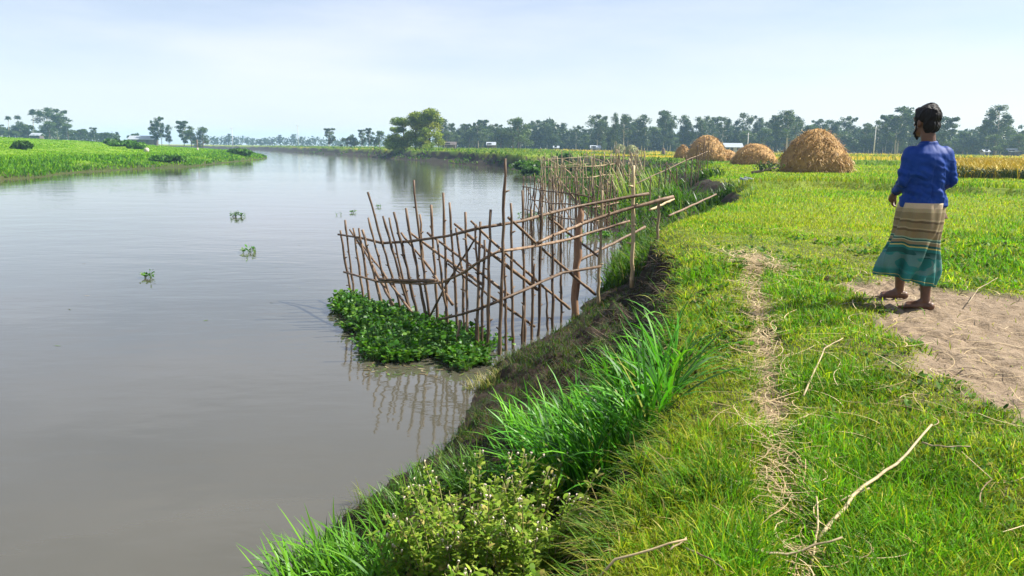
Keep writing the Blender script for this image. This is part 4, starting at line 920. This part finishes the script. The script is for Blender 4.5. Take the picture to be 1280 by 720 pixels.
# ------------------------------------------------------------------ far buildings, poles and posts
def house(label, px, py, dist, wm_, hm, dm, roofm, name='tin_roof_house', wallm='wall', open_=2, rz=0.0):
    v = D(px, py, dist); v.z = gz(v.x, v.y); t = thing(name, label, 'house', v, 'far houses', rz)
    mb = MB(); mb.box((0, 0, hm / 2 - .1), (wm_, dm, hm + .2)); mb.build('wall', M[wallm], t, smooth_=False)
    rf = MB(); o = .35; r = hm + .32 * dm; a, b = wm_ / 2 + o, dm / 2 + o
    rf.add([(-a, -b, hm - .05), (a, -b, hm - .05), (a, 0, r), (-a, 0, r), (a, b, hm - .05), (-a, b, hm - .05)] + [(-a, -b, hm + .07), (a, -b, hm + .07), (a, 0, r + .12), (-a, 0, r + .12), (a, b, hm + .07), (-a, b, hm + .07)],
           [(0, 3, 2, 1), (3, 5, 4, 2), (6, 7, 8, 9), (9, 8, 10, 11), (0, 1, 7, 6), (1, 2, 8, 7), (2, 4, 10, 8), (4, 5, 11, 10), (5, 3, 9, 11), (3, 0, 6, 9)]); rf.build('roof', M[roofm], t, smooth_=False)
    dr = MB(); dr.box((-wm_ * .12, -dm / 2 - .04, 1.0), (.95, .06, 2.0)); dr.build('door', M['dark'], t, smooth_=False)
    for i in range(open_):
        wn = MB(); wn.box((wm_ * (-.36 + .62 * i), -dm / 2 - .04, 1.5), (1.0, .06, .9)); wn.build('window', M['dark'], t, smooth_=False)
house('long dark walled shed with a bright white tin roof on the left bank', 179, 171.5, 300, 9.6, 2.2, 4.2, 'tin', 'tin_roof_shed')
house('small grey house half hidden under the left bank trees', 46, 165.5, 312, 3.6, 1.6, 3, 'tin')
house('pale house with a light roof behind the domed haystack', 915, 190.5, 255, 5.6, 1.9, 4, 'tin', wallm='wall_white')
house('low white house across the fields above the bay', 744, 188.5, 290, 3.4, 1.2, 3, 'tin', wallm='wall_white', open_=1)
house('white roofed house right of the lone cliff haystack', 614, 187.5, 262, 2.6, 1.3, 3, 'tin', open_=1)
house('dark hut at the foot of the trees between cliff clump and haystack', 563, 185.5, 262, 3.6, 1.3, 3, 'wall', open_=1)
house('small white house under the trees at the right border', 1264, 192.5, 262, 3.6, 1.4, 3, 'tin', wallm='wall', open_=1)
house('small white hut beside the pale trunk above the rice', 1231, 192, 262, 1.8, 1.2, 2.4, 'tin', wallm='wall_white', open_=0)
house('tiny pale hut at the tree line left of the low white house', 695, 188, 300, 1.8, 1.0, 2.2, 'tin', wallm='wall_white', open_=0)
def upole(label, px, py0, py1, dist):
    a, b = D(px, py1, dist), D(px, py0, dist); a.z = min(a.z, gz(a.x, a.y)); t = thing('utility_pole', label, 'pole', a, 'far utility poles'); h = b.z - a.z
    mb = MB(); mb.tube([(0, 0, -.3), (0, 0, h)], [.2, .13], 8); mb.build('mast', M['concrete'], t); mb = MB(); mb.box((0, 0, h - .5), (1.8, .12, .12)); mb.build('crossarm', M['concrete'], t, smooth_=False)
upole('thin utility pole right of the shed group beyond the river', 291, 159, 184, 420)
upole('utility pole standing over the river bend left of the round topped tree', 373, 156, 183, 400)
upole('pale utility pole left of the tallest eucalyptus by the man', 1092, 158, 192, 262)
upole('pale utility pole between the domed and the largest haystack', 934, 166, 191, 262)
def mark():
    v = D(247, 188, 150); v.z = gz(v.x, v.y); t = thing('marker_post', 'slim dark marker post with a pale foot on the left spit', 'post', v)
    mb = MB(); mb.tube([(0, 0, -.3), (0, 0, 2.0)], .11, 8); mb.build('shaft', M['bark'], t); mb = MB(); mb.tube([(0, 0, -.1), (0, 0, .5)], [.2, .16], 8); mb.build('foot', M['pale_bark'], t)
mark()
def rock():
    v = D(183, 184, 120); v.z = gz(v.x, v.y) + .3; mb = MB(); mb.ell((0, 0, 0), (.4, .35, .42), None, 14, 10); V = np.array(mb.v); V *= (1 + .35 * (fbm(V[:, :1] * 3 + 5, V[:, 2:] * 3 + V[:, 1:2] * 2 + 5, 3, 4) - .5)); mb.v = [tuple(q) for q in V]
    tag(mb.build('pale_rock', M['pale_bark'], None, v), 'pale pinkish rock among bushes on the left bank', 'rock')
rock()
def stump():
    v = D(829, 192.5, 150); v.z = gz(v.x, v.y); mb = MB(); mb.tube([(0, 0, -.2), (.03, 0, .5), (0, 0, 1.2), (.05, 0, 1.35)], [.42, .36, .33, .25], 9); tag(mb.build('tree_stump', M['bark'], None, v), 'small dark stump in the yellow field left of the haystacks', 'stump')
stump()

# ------------------------------------------------------------------ the man
def skin_mat():
    m, nt, out = newmat('skin'); tc = N_(nt, 'ShaderNodeTexCoord'); n = N_(nt, 'ShaderNodeTexNoise', i_Scale=18.0, i_Detail=4.0); L_(nt, tc.outputs['Object'], n.inputs['Vector'])
    p = N_(nt, 'ShaderNodeBsdfPrincipled', i_Roughness=.5); p.inputs['Subsurface Weight'].default_value = .08; p.inputs['Subsurface Radius'].default_value = (.02, .008, .004)
    L_(nt, ramp(nt, n.outputs['Fac'], [(.3, (.085, .037, .019)), (.7, (.13, .06, .032))]).outputs[0], p.inputs['Base Color']); L_(nt, p.outputs[0], out.inputs['Surface']); return m
def cloth_mat(name, c1, c2, rough=.75):
    m, nt, out = newmat(name); tc = N_(nt, 'ShaderNodeTexCoord'); n = N_(nt, 'ShaderNodeTexNoise', i_Scale=5.0, i_Detail=5.0); L_(nt, tc.outputs['Object'], n.inputs['Vector'])
    p = N_(nt, 'ShaderNodeBsdfPrincipled', i_Roughness=rough); p.inputs['Specular IOR Level'].default_value = .2; L_(nt, ramp(nt, n.outputs['Fac'], [(.3, c1), (.7, c2)]).outputs[0], p.inputs['Base Color'])
    w_ = N_(nt, 'ShaderNodeTexNoise', i_Scale=350.0); L_(nt, tc.outputs['Object'], w_.inputs['Vector']); b = N_(nt, 'ShaderNodeBump', i_Strength=.15, i_Distance=.002); L_(nt, w_.outputs['Fac'], b.inputs['Height']); L_(nt, b.outputs[0], p.inputs['Normal'])
    L_(nt, p.outputs[0], out.inputs['Surface']); return m
def lungi_mat():
    m, nt, out = newmat('striped_wrap'); tc = N_(nt, 'ShaderNodeTexCoord'); uv = N_(nt, 'ShaderNodeAttribute', attribute_name='Col')
    s = N_(nt, 'ShaderNodeSeparateColor'); L_(nt, uv.outputs['Color'], s.inputs[0])          # red = height along the cloth, green = around
    n = N_(nt, 'ShaderNodeTexNoise', i_Scale=5.0, i_Detail=2.0); L_(nt, tc.outputs['Object'], n.inputs['Vector'])
    ma = N_(nt, 'ShaderNodeMath', operation='MULTIPLY_ADD'); ma.inputs[1].default_value = .06; L_(nt, n.outputs['Fac'], ma.inputs[0]); L_(nt, s.outputs[0], ma.inputs[2])
    sb = N_(nt, 'ShaderNodeMath', operation='SUBTRACT'); sb.inputs[1].default_value = .03; L_(nt, ma.outputs[0], sb.inputs[0])
    T, TN, DB_, TE, TD, YE, GR = (.28, .225, .12), (.19, .145, .07), (.09, .062, .028), (.008, .14, .125), (.003, .065, .055), (.38, .34, .09), (.07, .17, .155)
    base = ramp(nt, sb.outputs[0], [(0, TE), (.02, YE), (.03, TE), (.10, (.01, .18, .165)), (.13, TE), (.33, TD), (.40, TE), (.435, YE), (.45, TD), (.48, TN), (.515, (.3, .32, .2)), (.525, TD), (.545, (.2, .3, .2)), (.56, TN), (.64, DB_), (.665, T), (.685, TN), (.75, DB_), (.775, T), (.80, TN), (.88, T), (.93, (.42, .33, .21))], 'CONSTANT').outputs[0]
    n2 = N_(nt, 'ShaderNodeTexNoise', i_Scale=5.5, i_Detail=1.0, i_Distortion=1.2); mp = N_(nt, 'ShaderNodeMapping'); mp.inputs['Scale'].default_value = (.8, .8, 1.7); L_(nt, tc.outputs['Object'], mp.inputs[0]); L_(nt, mp.outputs[0], n2.inputs['Vector'])
    band = ramp(nt, s.outputs[0], [(.08, (0, 0, 0)), (.14, (1, 1, 1)), (.34, (1, 1, 1)), (.40, (0, 0, 0))]).outputs[0]
    patch = mix(nt, 1.0, ramp(nt, n2.outputs['Fac'], [(.52, (0, 0, 0)), (.54, (1, 1, 1))]).outputs[0], band, 'MULTIPLY')
    c_ = mix(nt, patch, base, GR)
    n3 = N_(nt, 'ShaderNodeTexNoise', i_Scale=120.0, i_Detail=3.0); L_(nt, tc.outputs['Object'], n3.inputs['Vector']); c_ = mix(nt, .35, c_, n3.outputs['Color'], 'SOFT_LIGHT')
    p = N_(nt, 'ShaderNodeBsdfPrincipled', i_Roughness=.85); L_(nt, c_, p.inputs['Base Color']); L_(nt, p.outputs[0], out.inputs['Surface']); return m
def remeshed(mb, voxel, it=6, fac=.5):
    me = mb.mesh('tmp'); o = bpy.data.objects.new('tmp', me); COL.objects.link(o)
    m = o.modifiers.new('r', 'REMESH'); m.mode = 'VOXEL'; m.voxel_size = voxel; m.use_smooth_shade = True
    s = o.modifiers.new('s', 'SMOOTH'); s.factor = fac; s.iterations = it
    dg = bpy.context.evaluated_depsgraph_get(); dg.update(); res = bpy.data.meshes.new_from_object(o.evaluated_get(dg)); bpy.data.objects.remove(o); bpy.data.meshes.remove(me); return res
def displace(me, fn):
    n = len(me.vertices); co = np.zeros(n * 3, np.float32); me.vertices.foreach_get('co', co); no = np.zeros(n * 3, np.float32); me.vertices.foreach_get('normal', no)
    co = co.reshape(-1, 3); co = co + no.reshape(-1, 3) * fn(co)[:, None]; me.vertices.foreach_set('co', co.astype(np.float32).ravel()); me.update()
def limb(mb, pts, rad, n=14):
    P3 = [Vector(p) for p in pts]; mb.tube(P3, rad, n)
    for p, r in zip(P3, rad): mb.ell(p, (r, r, r), None, n, 8)
def rings(mb, prof, n=28):
    vs = []; fs = []
    for z, cx, cy, rx, ry in prof:
        for k in range(n):
            a = 2 * PI * k / n; vs.append((cx + rx * math.copysign(abs(math.cos(a)) ** .9, math.cos(a)), cy + ry * math.sin(a), z))
    m = len(prof)
    for i in range(m - 1):
        for k in range(n): fs.append((i * n + k, i * n + (k + 1) % n, (i + 1) * n + (k + 1) % n, (i + 1) * n + k))
    fs.append(tuple(range(n))[::-1]); fs.append(tuple((m - 1) * n + k for k in range(n))); mb.add(vs, fs)
def hand(mb, wrist, dirv, palm_n, thumb_side, sc=1.0, curl=.5):
    d = Vector(dirv).normalized(); nn = Vector(palm_n); nn = (nn - d * nn.dot(d)).normalized(); s = d.cross(nn).normalized() * thumb_side; w = Vector(wrist)
    limb(mb, [w, w + d * .05 * sc, w + d * .085 * sc], [.024 * sc, .03 * sc, .03 * sc], 10)
    for off in (-.026, .026): limb(mb, [w + d * .03 * sc, w + d * .085 * sc + s * off * sc * .9], [.017 * sc, .014 * sc], 8)
    for i, (off, l) in enumerate(((.030, .072), (.010, .080), (-.011, .074), (-.031, .058))):
        p = w + d * .088 * sc + s * off * sc; pts = [p - d * .02]; a = .25
        for seg in (.42, .33, .25):
            dd = d * math.cos(a) + nn * math.sin(a); p = p + dd * l * seg * sc; pts.append(p); a += curl
        limb(mb, pts, [.0095 * sc, .009 * sc, .0082 * sc, .0072 * sc], 8)
    p = w + d * .025 * sc + s * .03 * sc; q = p + (s * .6 + d * .7 + nn * .25).normalized() * .04 * sc; e = q + (d * .95 + nn * .3 + s * .1).normalized() * .032 * sc; limb(mb, [p - s * .012, q, e], [.013 * sc, .011 * sc, .009 * sc], 8)
def foot(mb, ank, fwd, ln=.235, lift=0.0):
    """ank = point on the ground under the ankle"""
    f = Vector((fwd[0], fwd[1], 0)).normalized(); s = Vector((f.y, -f.x, 0)); g = Vector(ank)
    up = Vector((0, 0, 1)); heel = g - f * .045
    mb.ell(heel + up * .036, (.034, .034, .036), None, 12, 8)
    limb(mb, [heel + up * (.04), g + f * .06 + up * .04, g + f * .125 + up * .03], [.033, .036, .03], 12)
    for o in (-.022, .022): limb(mb, [g + f * .02 + s * o * .6 + up * .032, g + f * .13 + s * o * 1.2 + up * .024], [.028, .022], 10)
    limb(mb, [g + f * .03 + up * .06, g + up * .09], [.034, .033], 12)
    for i, (o, l, r) in enumerate(((.033, .062, .0135), (.013, .06, .0095), (-.004, .052, .009), (-.02, .044, .0085), (-.034, .034, .008))):
        p = g + f * .125 + s * o * -1; limb(mb, [p + up * .018, p + f * l + up * .010], [r * 1.1, r], 8)
MAN = P(1150, 386, ZT)
def man():
    gx, gy = MAN.x, MAN.y; gz0 = gz(gx, gy); root = thing('person', 'barefoot man in blue long sleeved shirt and striped wrap walking away on mud', 'person', (gx, gy, gz0), None, 0)
    K = 6.4 / 960 * 1.012
    def J(px, py, dy): # joint given on the upright plane through the man
        v = D(px, py, gy + dy); return Vector((v.x - gx, dy, v.z - gz0))
    def G(px, py):     # ground contact
        v = P(px, py, gz0); z = gz(v.x, v.y); v = P(px, py, z); return Vector((v.x - gx, v.y - gy, z - gz0 + .004))
    hd = J(1158, 152, .03); neck = J(1161, 179, 0); shL = J(1140, 192, .02); shR = J(1180, 193, -.01); elL = J(1131, 224, .0); wrL = J(1119, 240, .17); elR = J(1184.5, 226, .0); wrR = J(1163, 242, .25)
    hipL = J(1142, 280, .05); hipR = J(1163, 280, .03); fL = G(1123, 374); fR = G(1155, 388); knL = J(1127, 322, fL.y * .75 + .10); knR = J(1158, 326, fR.y * .5 + .08)
    fd = Vector((-.30, .954, 0)); sd_ = Vector((fd.y, -fd.x, 0)); rot = Matrix((sd_, fd, Vector((0, 0, 1)))).transposed()
    H = lambda x, y, z: hd + rot @ Vector((x, y, z))
    # --- body, one continuous surface
    mb = MB()
    mb.ell(hd + Vector((0, 0, .02)), (.074, .095, .098), rot, 24, 16)                       # skull
    mb.ell(H(0, .022, -.055), (.058, .072, .07), rot, 20, 12)                               # jaw and cheeks
    mb.ell(H(0, .068, -.095), (.03, .026, .026), rot)                                       # chin
    limb(mb, [H(0, .088, .015), H(0, .108, -.022)], [.010, .015], 10)                       # nose
    for s in (-1, 1):
        mb.ell(H(.014 * s, .100, -.026), (.009, .010, .008), rot)
        mb.ell(H(.034 * s, .078, .012), (.015, .012, .011), rot)                            # eyes
        mb.ell(H(.034 * s, .082, .03), (.022, .010, .008), rot)                             # brows
        mb.ell(H(.077 * s, -.006, -.012), (.010, .021, .033), rot, 12, 8); mb.ell(H(.073 * s, .002, -.036), (.009, .012, .014), rot)
    limb(mb, [H(-.020, .092, -.062), H(0, .097, -.060), H(.020, .092, -.062)], [.006, .0085, .006], 8); limb(mb, [H(-.017, .09, -.071), H(.017, .09, -.071)], [.007, .007], 8)
    limb(mb, [H(0, -.015, -.05), neck + Vector((0, 0, .0)), neck + Vector((0, 0, -.05))], [.056, .054, .07], 18)
    rings(mb, [(shL.z - .55 + .03, .02, .01, .13, .08), (shL.z - .3, neck.x - .02, 0, .13, .08), (shL.z - .1, neck.x, 0, .14, .085), (shL.z + .02, neck.x, 0, .13, .08), (neck.z - .02, neck.x, 0, .06, .055)])
    for a, b, c_ in ((shL, elL, wrL), (shR, elR, wrR)): limb(mb, [a, a.lerp(b, .5), b, b.lerp(c_, .4), c_], [.040, .034, .028, .028, .022])
    hand(mb, wrL, (wrL - elL) + Vector((0, 0, -.08)), (.75, .3, -.5), 1, 1.0, .55); hand(mb, wrR, (wrR - elR) + Vector((-.05, 0, .02)), (-.6, .2, -.6), -1, 1.0, .5)
    mb.ell((hipL + hipR) / 2 + Vector((0, 0, .03)), (.135, .085, .13))
    for h, k, f_, fw in ((hipL, knL, fL, (-.93, .36)), (hipR, knR, fR, (-.8, .6))):
        an = f_ + Vector((0, 0, .085)); limb(mb, [h, h.lerp(k, .5), k, k.lerp(an, .35) , k.lerp(an, .7), an], [.07, .062, .052, .053, .042, .036]); foot(mb, f_, fw)
    me = remeshed(mb, .0055, 3, .5); body = link('body', me, skin_mat(), root)
    # --- hair and beard
    hb = MB(); hb.ell(H(0, -.012, .045), (.086, .106, .090), rot, 26, 18); hb.ell(H(0, -.055, -.028), (.072, .056, .068), rot, 20, 12); hb.ell(H(0, .05, .085), (.06, .05, .035), rot, 16, 10); hb.ell(H(.03, .0, .115), (.05, .06, .03), rot)
    for s in (-1, 1): limb(hb, [H(.076 * s, .025, .03), H(.074 * s, .03, -.02)], [.014, .009], 8)
    hm = remeshed(hb, .006, 3, .5); displace(hm, lambda c: .022 * (fbm(c[:, 0] * 60 + c[:, 1] * 35, c[:, 2] * 22 + c[:, 1] * 40, 3, 3) - .45)); hmat = rough_mat('black_hair', (.004, .0035, .0035), (.010, .008, .008), 70, .6, 1.0, stretch=(1, 1, .25), spec=.25, dist=.01); link('hair', hm, hmat, root)
    bb = MB(); limb(bb, [H(-.072, .022, -.02), H(-.062, .036, -.062), H(-.046, .068, -.092), H(0, .088, -.112), H(.046, .068, -.092), H(.062, .036, -.062), H(.072, .022, -.02)], [.005, .006, .009, .016, .009, .006, .005], 12); limb(bb, [H(0, .076, -.105), H(0, .078, -.138)], [.020, .009], 12)
    bm = remeshed(bb, .005, 2, .5); displace(bm, lambda c: .005 * (fbm(c[:, 0] * 90, c[:, 2] * 40, 2, 5) - .4)); link('beard', bm, hmat, root)
    # --- shirt
    sb = MB(); hem = J(1154, 259, 0); q = lambda t: hem.z + (shL.z - hem.z) * t; cx = lambda t: hem.x + (neck.x - hem.x) * t
    rings(sb, [(q(0), hem.x, .01, .186, .118), (q(.06), hem.x + .004, .01, .187, .12), (q(.2), cx(.2), .005, .176, .116), (q(.42), cx(.42), 0, .168, .112), (q(.65), cx(.65), -.004, .176, .116), (q(.85), cx(.85), -.006, .184, .114), (q(1.0), cx(1), -.004, .178, .105), (neck.z - .05, cx(1), 0, .142, .088), (neck.z - .012, neck.x, .004, .072, .068), (neck.z + .016, neck.x, .004, .060, .060)], 36)
    for a, b, c_ in ((shL, elL, wrL), (shR, elR, wrR)): limb(sb, [a + Vector((0, 0, -.005)), a.lerp(b, .4), b, b.lerp(c_, .5), b.lerp(c_, .93)], [.068, .066, .060, .052, .040], 16)
    sm = remeshed(sb, .008, 10, .5)
    def folds(c):
        x, y, z = c[:, 0] - neck.x, c[:, 1], c[:, 2]; low = smooth(q(1.0), q(.3), z)
        dr = fbm(x * 17 + z * 5 * np.sign(x), z * 3.0 + y * 4, 3, 21) - .5
        dg_ = fbm(x * 12 + z * 22, z * 7 - x * 6 + y * 6, 3, 22) - .5
        roll = .006 * np.sin((z - q(0)) * 60 + x * 6) * smooth(q(.16), q(.02), z)
        return (.06 * dr * (.35 + low) + .045 * dg_ * smooth(q(1.1), q(.6), z)) * smooth(q(.04), q(.2), z) + roll * smooth(q(.01), q(.05), z) + .003
    displace(sm, folds)
    link('shirt', sm, cloth_mat('blue_jersey', (.002, .026, .16), (.004, .042, .24), .6), root)
    # --- wrap skirt, lofted along its own axis
    nu, nv = 96, 46; top = J(1153, 253, 0); bl = J(1093, 340, .12); br = J(1170, 360, -.02)
    V = []; C_ = []
    for j in range(nv):
        t = j / (nv - 1)                                    # 0 at the waist
        L = Vector((top.x - .165, 0, top.z)).lerp(bl, 1).copy(); e = t ** 1.25
        lx = (top.x - .172) * (1 - e) + bl.x * e; rx_ = (top.x + .186) * (1 - t ** 1.9) + br.x * t ** 1.9; cxx = (lx + rx_) / 2; rx = (rx_ - lx) / 2
        cy = .005 + .075 * t; ry = .128 + .055 * t + .02 * math.sin(PI * min(1, t * 2.2))
        for i in range(nu):
            a = 2 * PI * i / nu; ca, sa = math.cos(a), math.sin(a)
            zl = top.z * (1 - t) + (bl.z * (1 - ca) / 2 + br.z * (1 + ca) / 2) * t
            ff = math.sin(5 * a + 2.6 * t + 1.0) * .026 + math.sin(11 * a - 3 * t + 2 * math.sin(3 * t)) * .016 + (float(vnoise(a * 2.2 + 3 + t * 1.2, t * 2.5, 44)) - .5) * .085
            # deep diagonal fold from the right hip to the left hem, as cloth is dragged by the leading leg
            g = math.exp(-((a - (4.75 + .75 * (1 - t))) / .16) ** 2) * -.05 * t + math.exp(-((a - (5.0 + .75 * (1 - t))) / .16) ** 2) * .04 * t + math.exp(-((a - (3.75 + .4 * t)) / .2) ** 2) * -.05 * t
            k = 1 + (ff * (.25 + t) + g) / max(rx, .1) * 1.0
            V.append((cxx + rx * ca * k, cy + ry * sa * k + g * sa * .6, zl + .006 * math.sin(7 * a) * t)); C_.append((1 - t, i / nu, 0))
    idx = np.arange(nu * nv).reshape(nv, nu); Fq = np.stack([idx[:-1], np.roll(idx[:-1], -1, 1), np.roll(idx[1:], -1, 1), idx[1:]], -1).reshape(-1, 4)[:, ::-1]
    lg = link('wrap_skirt', mesh_np('wrap_skirt', np.array(V), Fq, np.array(C_, np.float32)), lungi_mat(), root); so_ = lg.modifiers.new('thick', 'SOLIDIFY'); so_.thickness = .004; so_.offset = -1
man()

# ------------------------------------------------------------------ air
def haze():
    m, nt, out = newmat('haze_air'); p = N_(nt, 'ShaderNodeVolumePrincipled'); p.inputs['Color'].default_value = (.42, .68, 1.0, 1); p.inputs['Density'].default_value = HAZE; p.inputs['Anisotropy'].default_value = 0.0
    L_(nt, p.outputs[0], out.inputs['Volume']); mb = MB(); mb.box((0, 1180, 16), (5000, 2500, 38)); mb.v = [(x, y, -3.0 if z < 0 else 36.0) for x, y, z in mb.v]
    tag(mb.build('haze', m, smooth_=False), 'thin pale morning haze over the river and fields', None, None, 'stuff')
HAZE = 0.0004
haze()

# ------------------------------------------------------------------ sky, sun, air
SUN_AZ, SUN_EL = R(80), R(48)         # clockwise from +Y
w = bpy.data.worlds.new('World'); S.world = w; w.use_nodes = True; nt = w.node_tree; nt.nodes.clear()
sky = nt.nodes.new('ShaderNodeTexSky'); sky.sky_type = 'NISHITA'; sky.sun_disc = False; sky.sun_elevation = SUN_EL; sky.sun_rotation = SUN_AZ
sky.air_density = 1.0; sky.dust_density = 0.4; sky.ozone_density = 1.2
tc = nt.nodes.new('ShaderNodeTexCoord'); mp = nt.nodes.new('ShaderNodeMapping'); mp.inputs['Scale'].default_value = (1.2, 1.2, 6.0)
nz = nt.nodes.new('ShaderNodeTexNoise'); nz.inputs['Scale'].default_value = 1.6; nz.inputs['Detail'].default_value = 6; nz.inputs['Roughness'].default_value = .55
nt.links.new(tc.outputs['Generated'], mp.inputs[0]); nt.links.new(mp.outputs[0], nz.inputs['Vector'])
cr = ramp(nt, nz.outputs['Fac'], [(.36, (.22, .22, .22)), (.74, (.8, .8, .8))])
cl = mix(nt, cr.outputs[0], sky.outputs[0], (6.6, 7.2, 8.0))
cl = mix(nt, 1.0, cl, (1.03, .962, .985), 'MULTIPLY')
bg = nt.nodes.new('ShaderNodeBackground'); bg.inputs['Strength'].default_value = 0.0625
ow = nt.nodes.new('ShaderNodeOutputWorld'); nt.links.new(cl, bg.inputs[0]); nt.links.new(bg.outputs[0], ow.inputs[0])
sd = bpy.data.lights.new('sun', 'SUN'); sd.energy = 5.0; sd.angle = R(0.6); sd.color = (1, .95, .86)
so = bpy.data.objects.new('sun', sd); COL.objects.link(so)
sv = Vector((math.sin(SUN_AZ) * math.cos(SUN_EL), math.cos(SUN_AZ) * math.cos(SUN_EL), math.sin(SUN_EL)))
so.rotation_euler = sv.to_track_quat('Z', 'Y').to_euler(); so.location = (30, -20, 60)

S.view_settings.view_transform = 'Standard'; S.view_settings.look = 'None'; S.view_settings.gamma = 1.0; S.view_settings.exposure = 1.27; S.view_settings.use_curve_mapping = False
c = S.cycles
c.use_denoising = True
try: c.denoiser = 'OPENIMAGEDENOISE'; c.denoising_input_passes = 'RGB_ALBEDO_NORMAL'; c.denoising_prefilter = 'ACCURATE'
except Exception: pass
c.use_adaptive_sampling = True; c.adaptive_threshold = 0.02
c.max_bounces = 7; c.diffuse_bounces = 3; c.glossy_bounces = 3; c.transmission_bounces = 3; c.volume_bounces = 1; c.transparent_max_bounces = 6
c.sample_clamp_indirect = 6.0; c.caustics_reflective = False; c.caustics_refractive = False
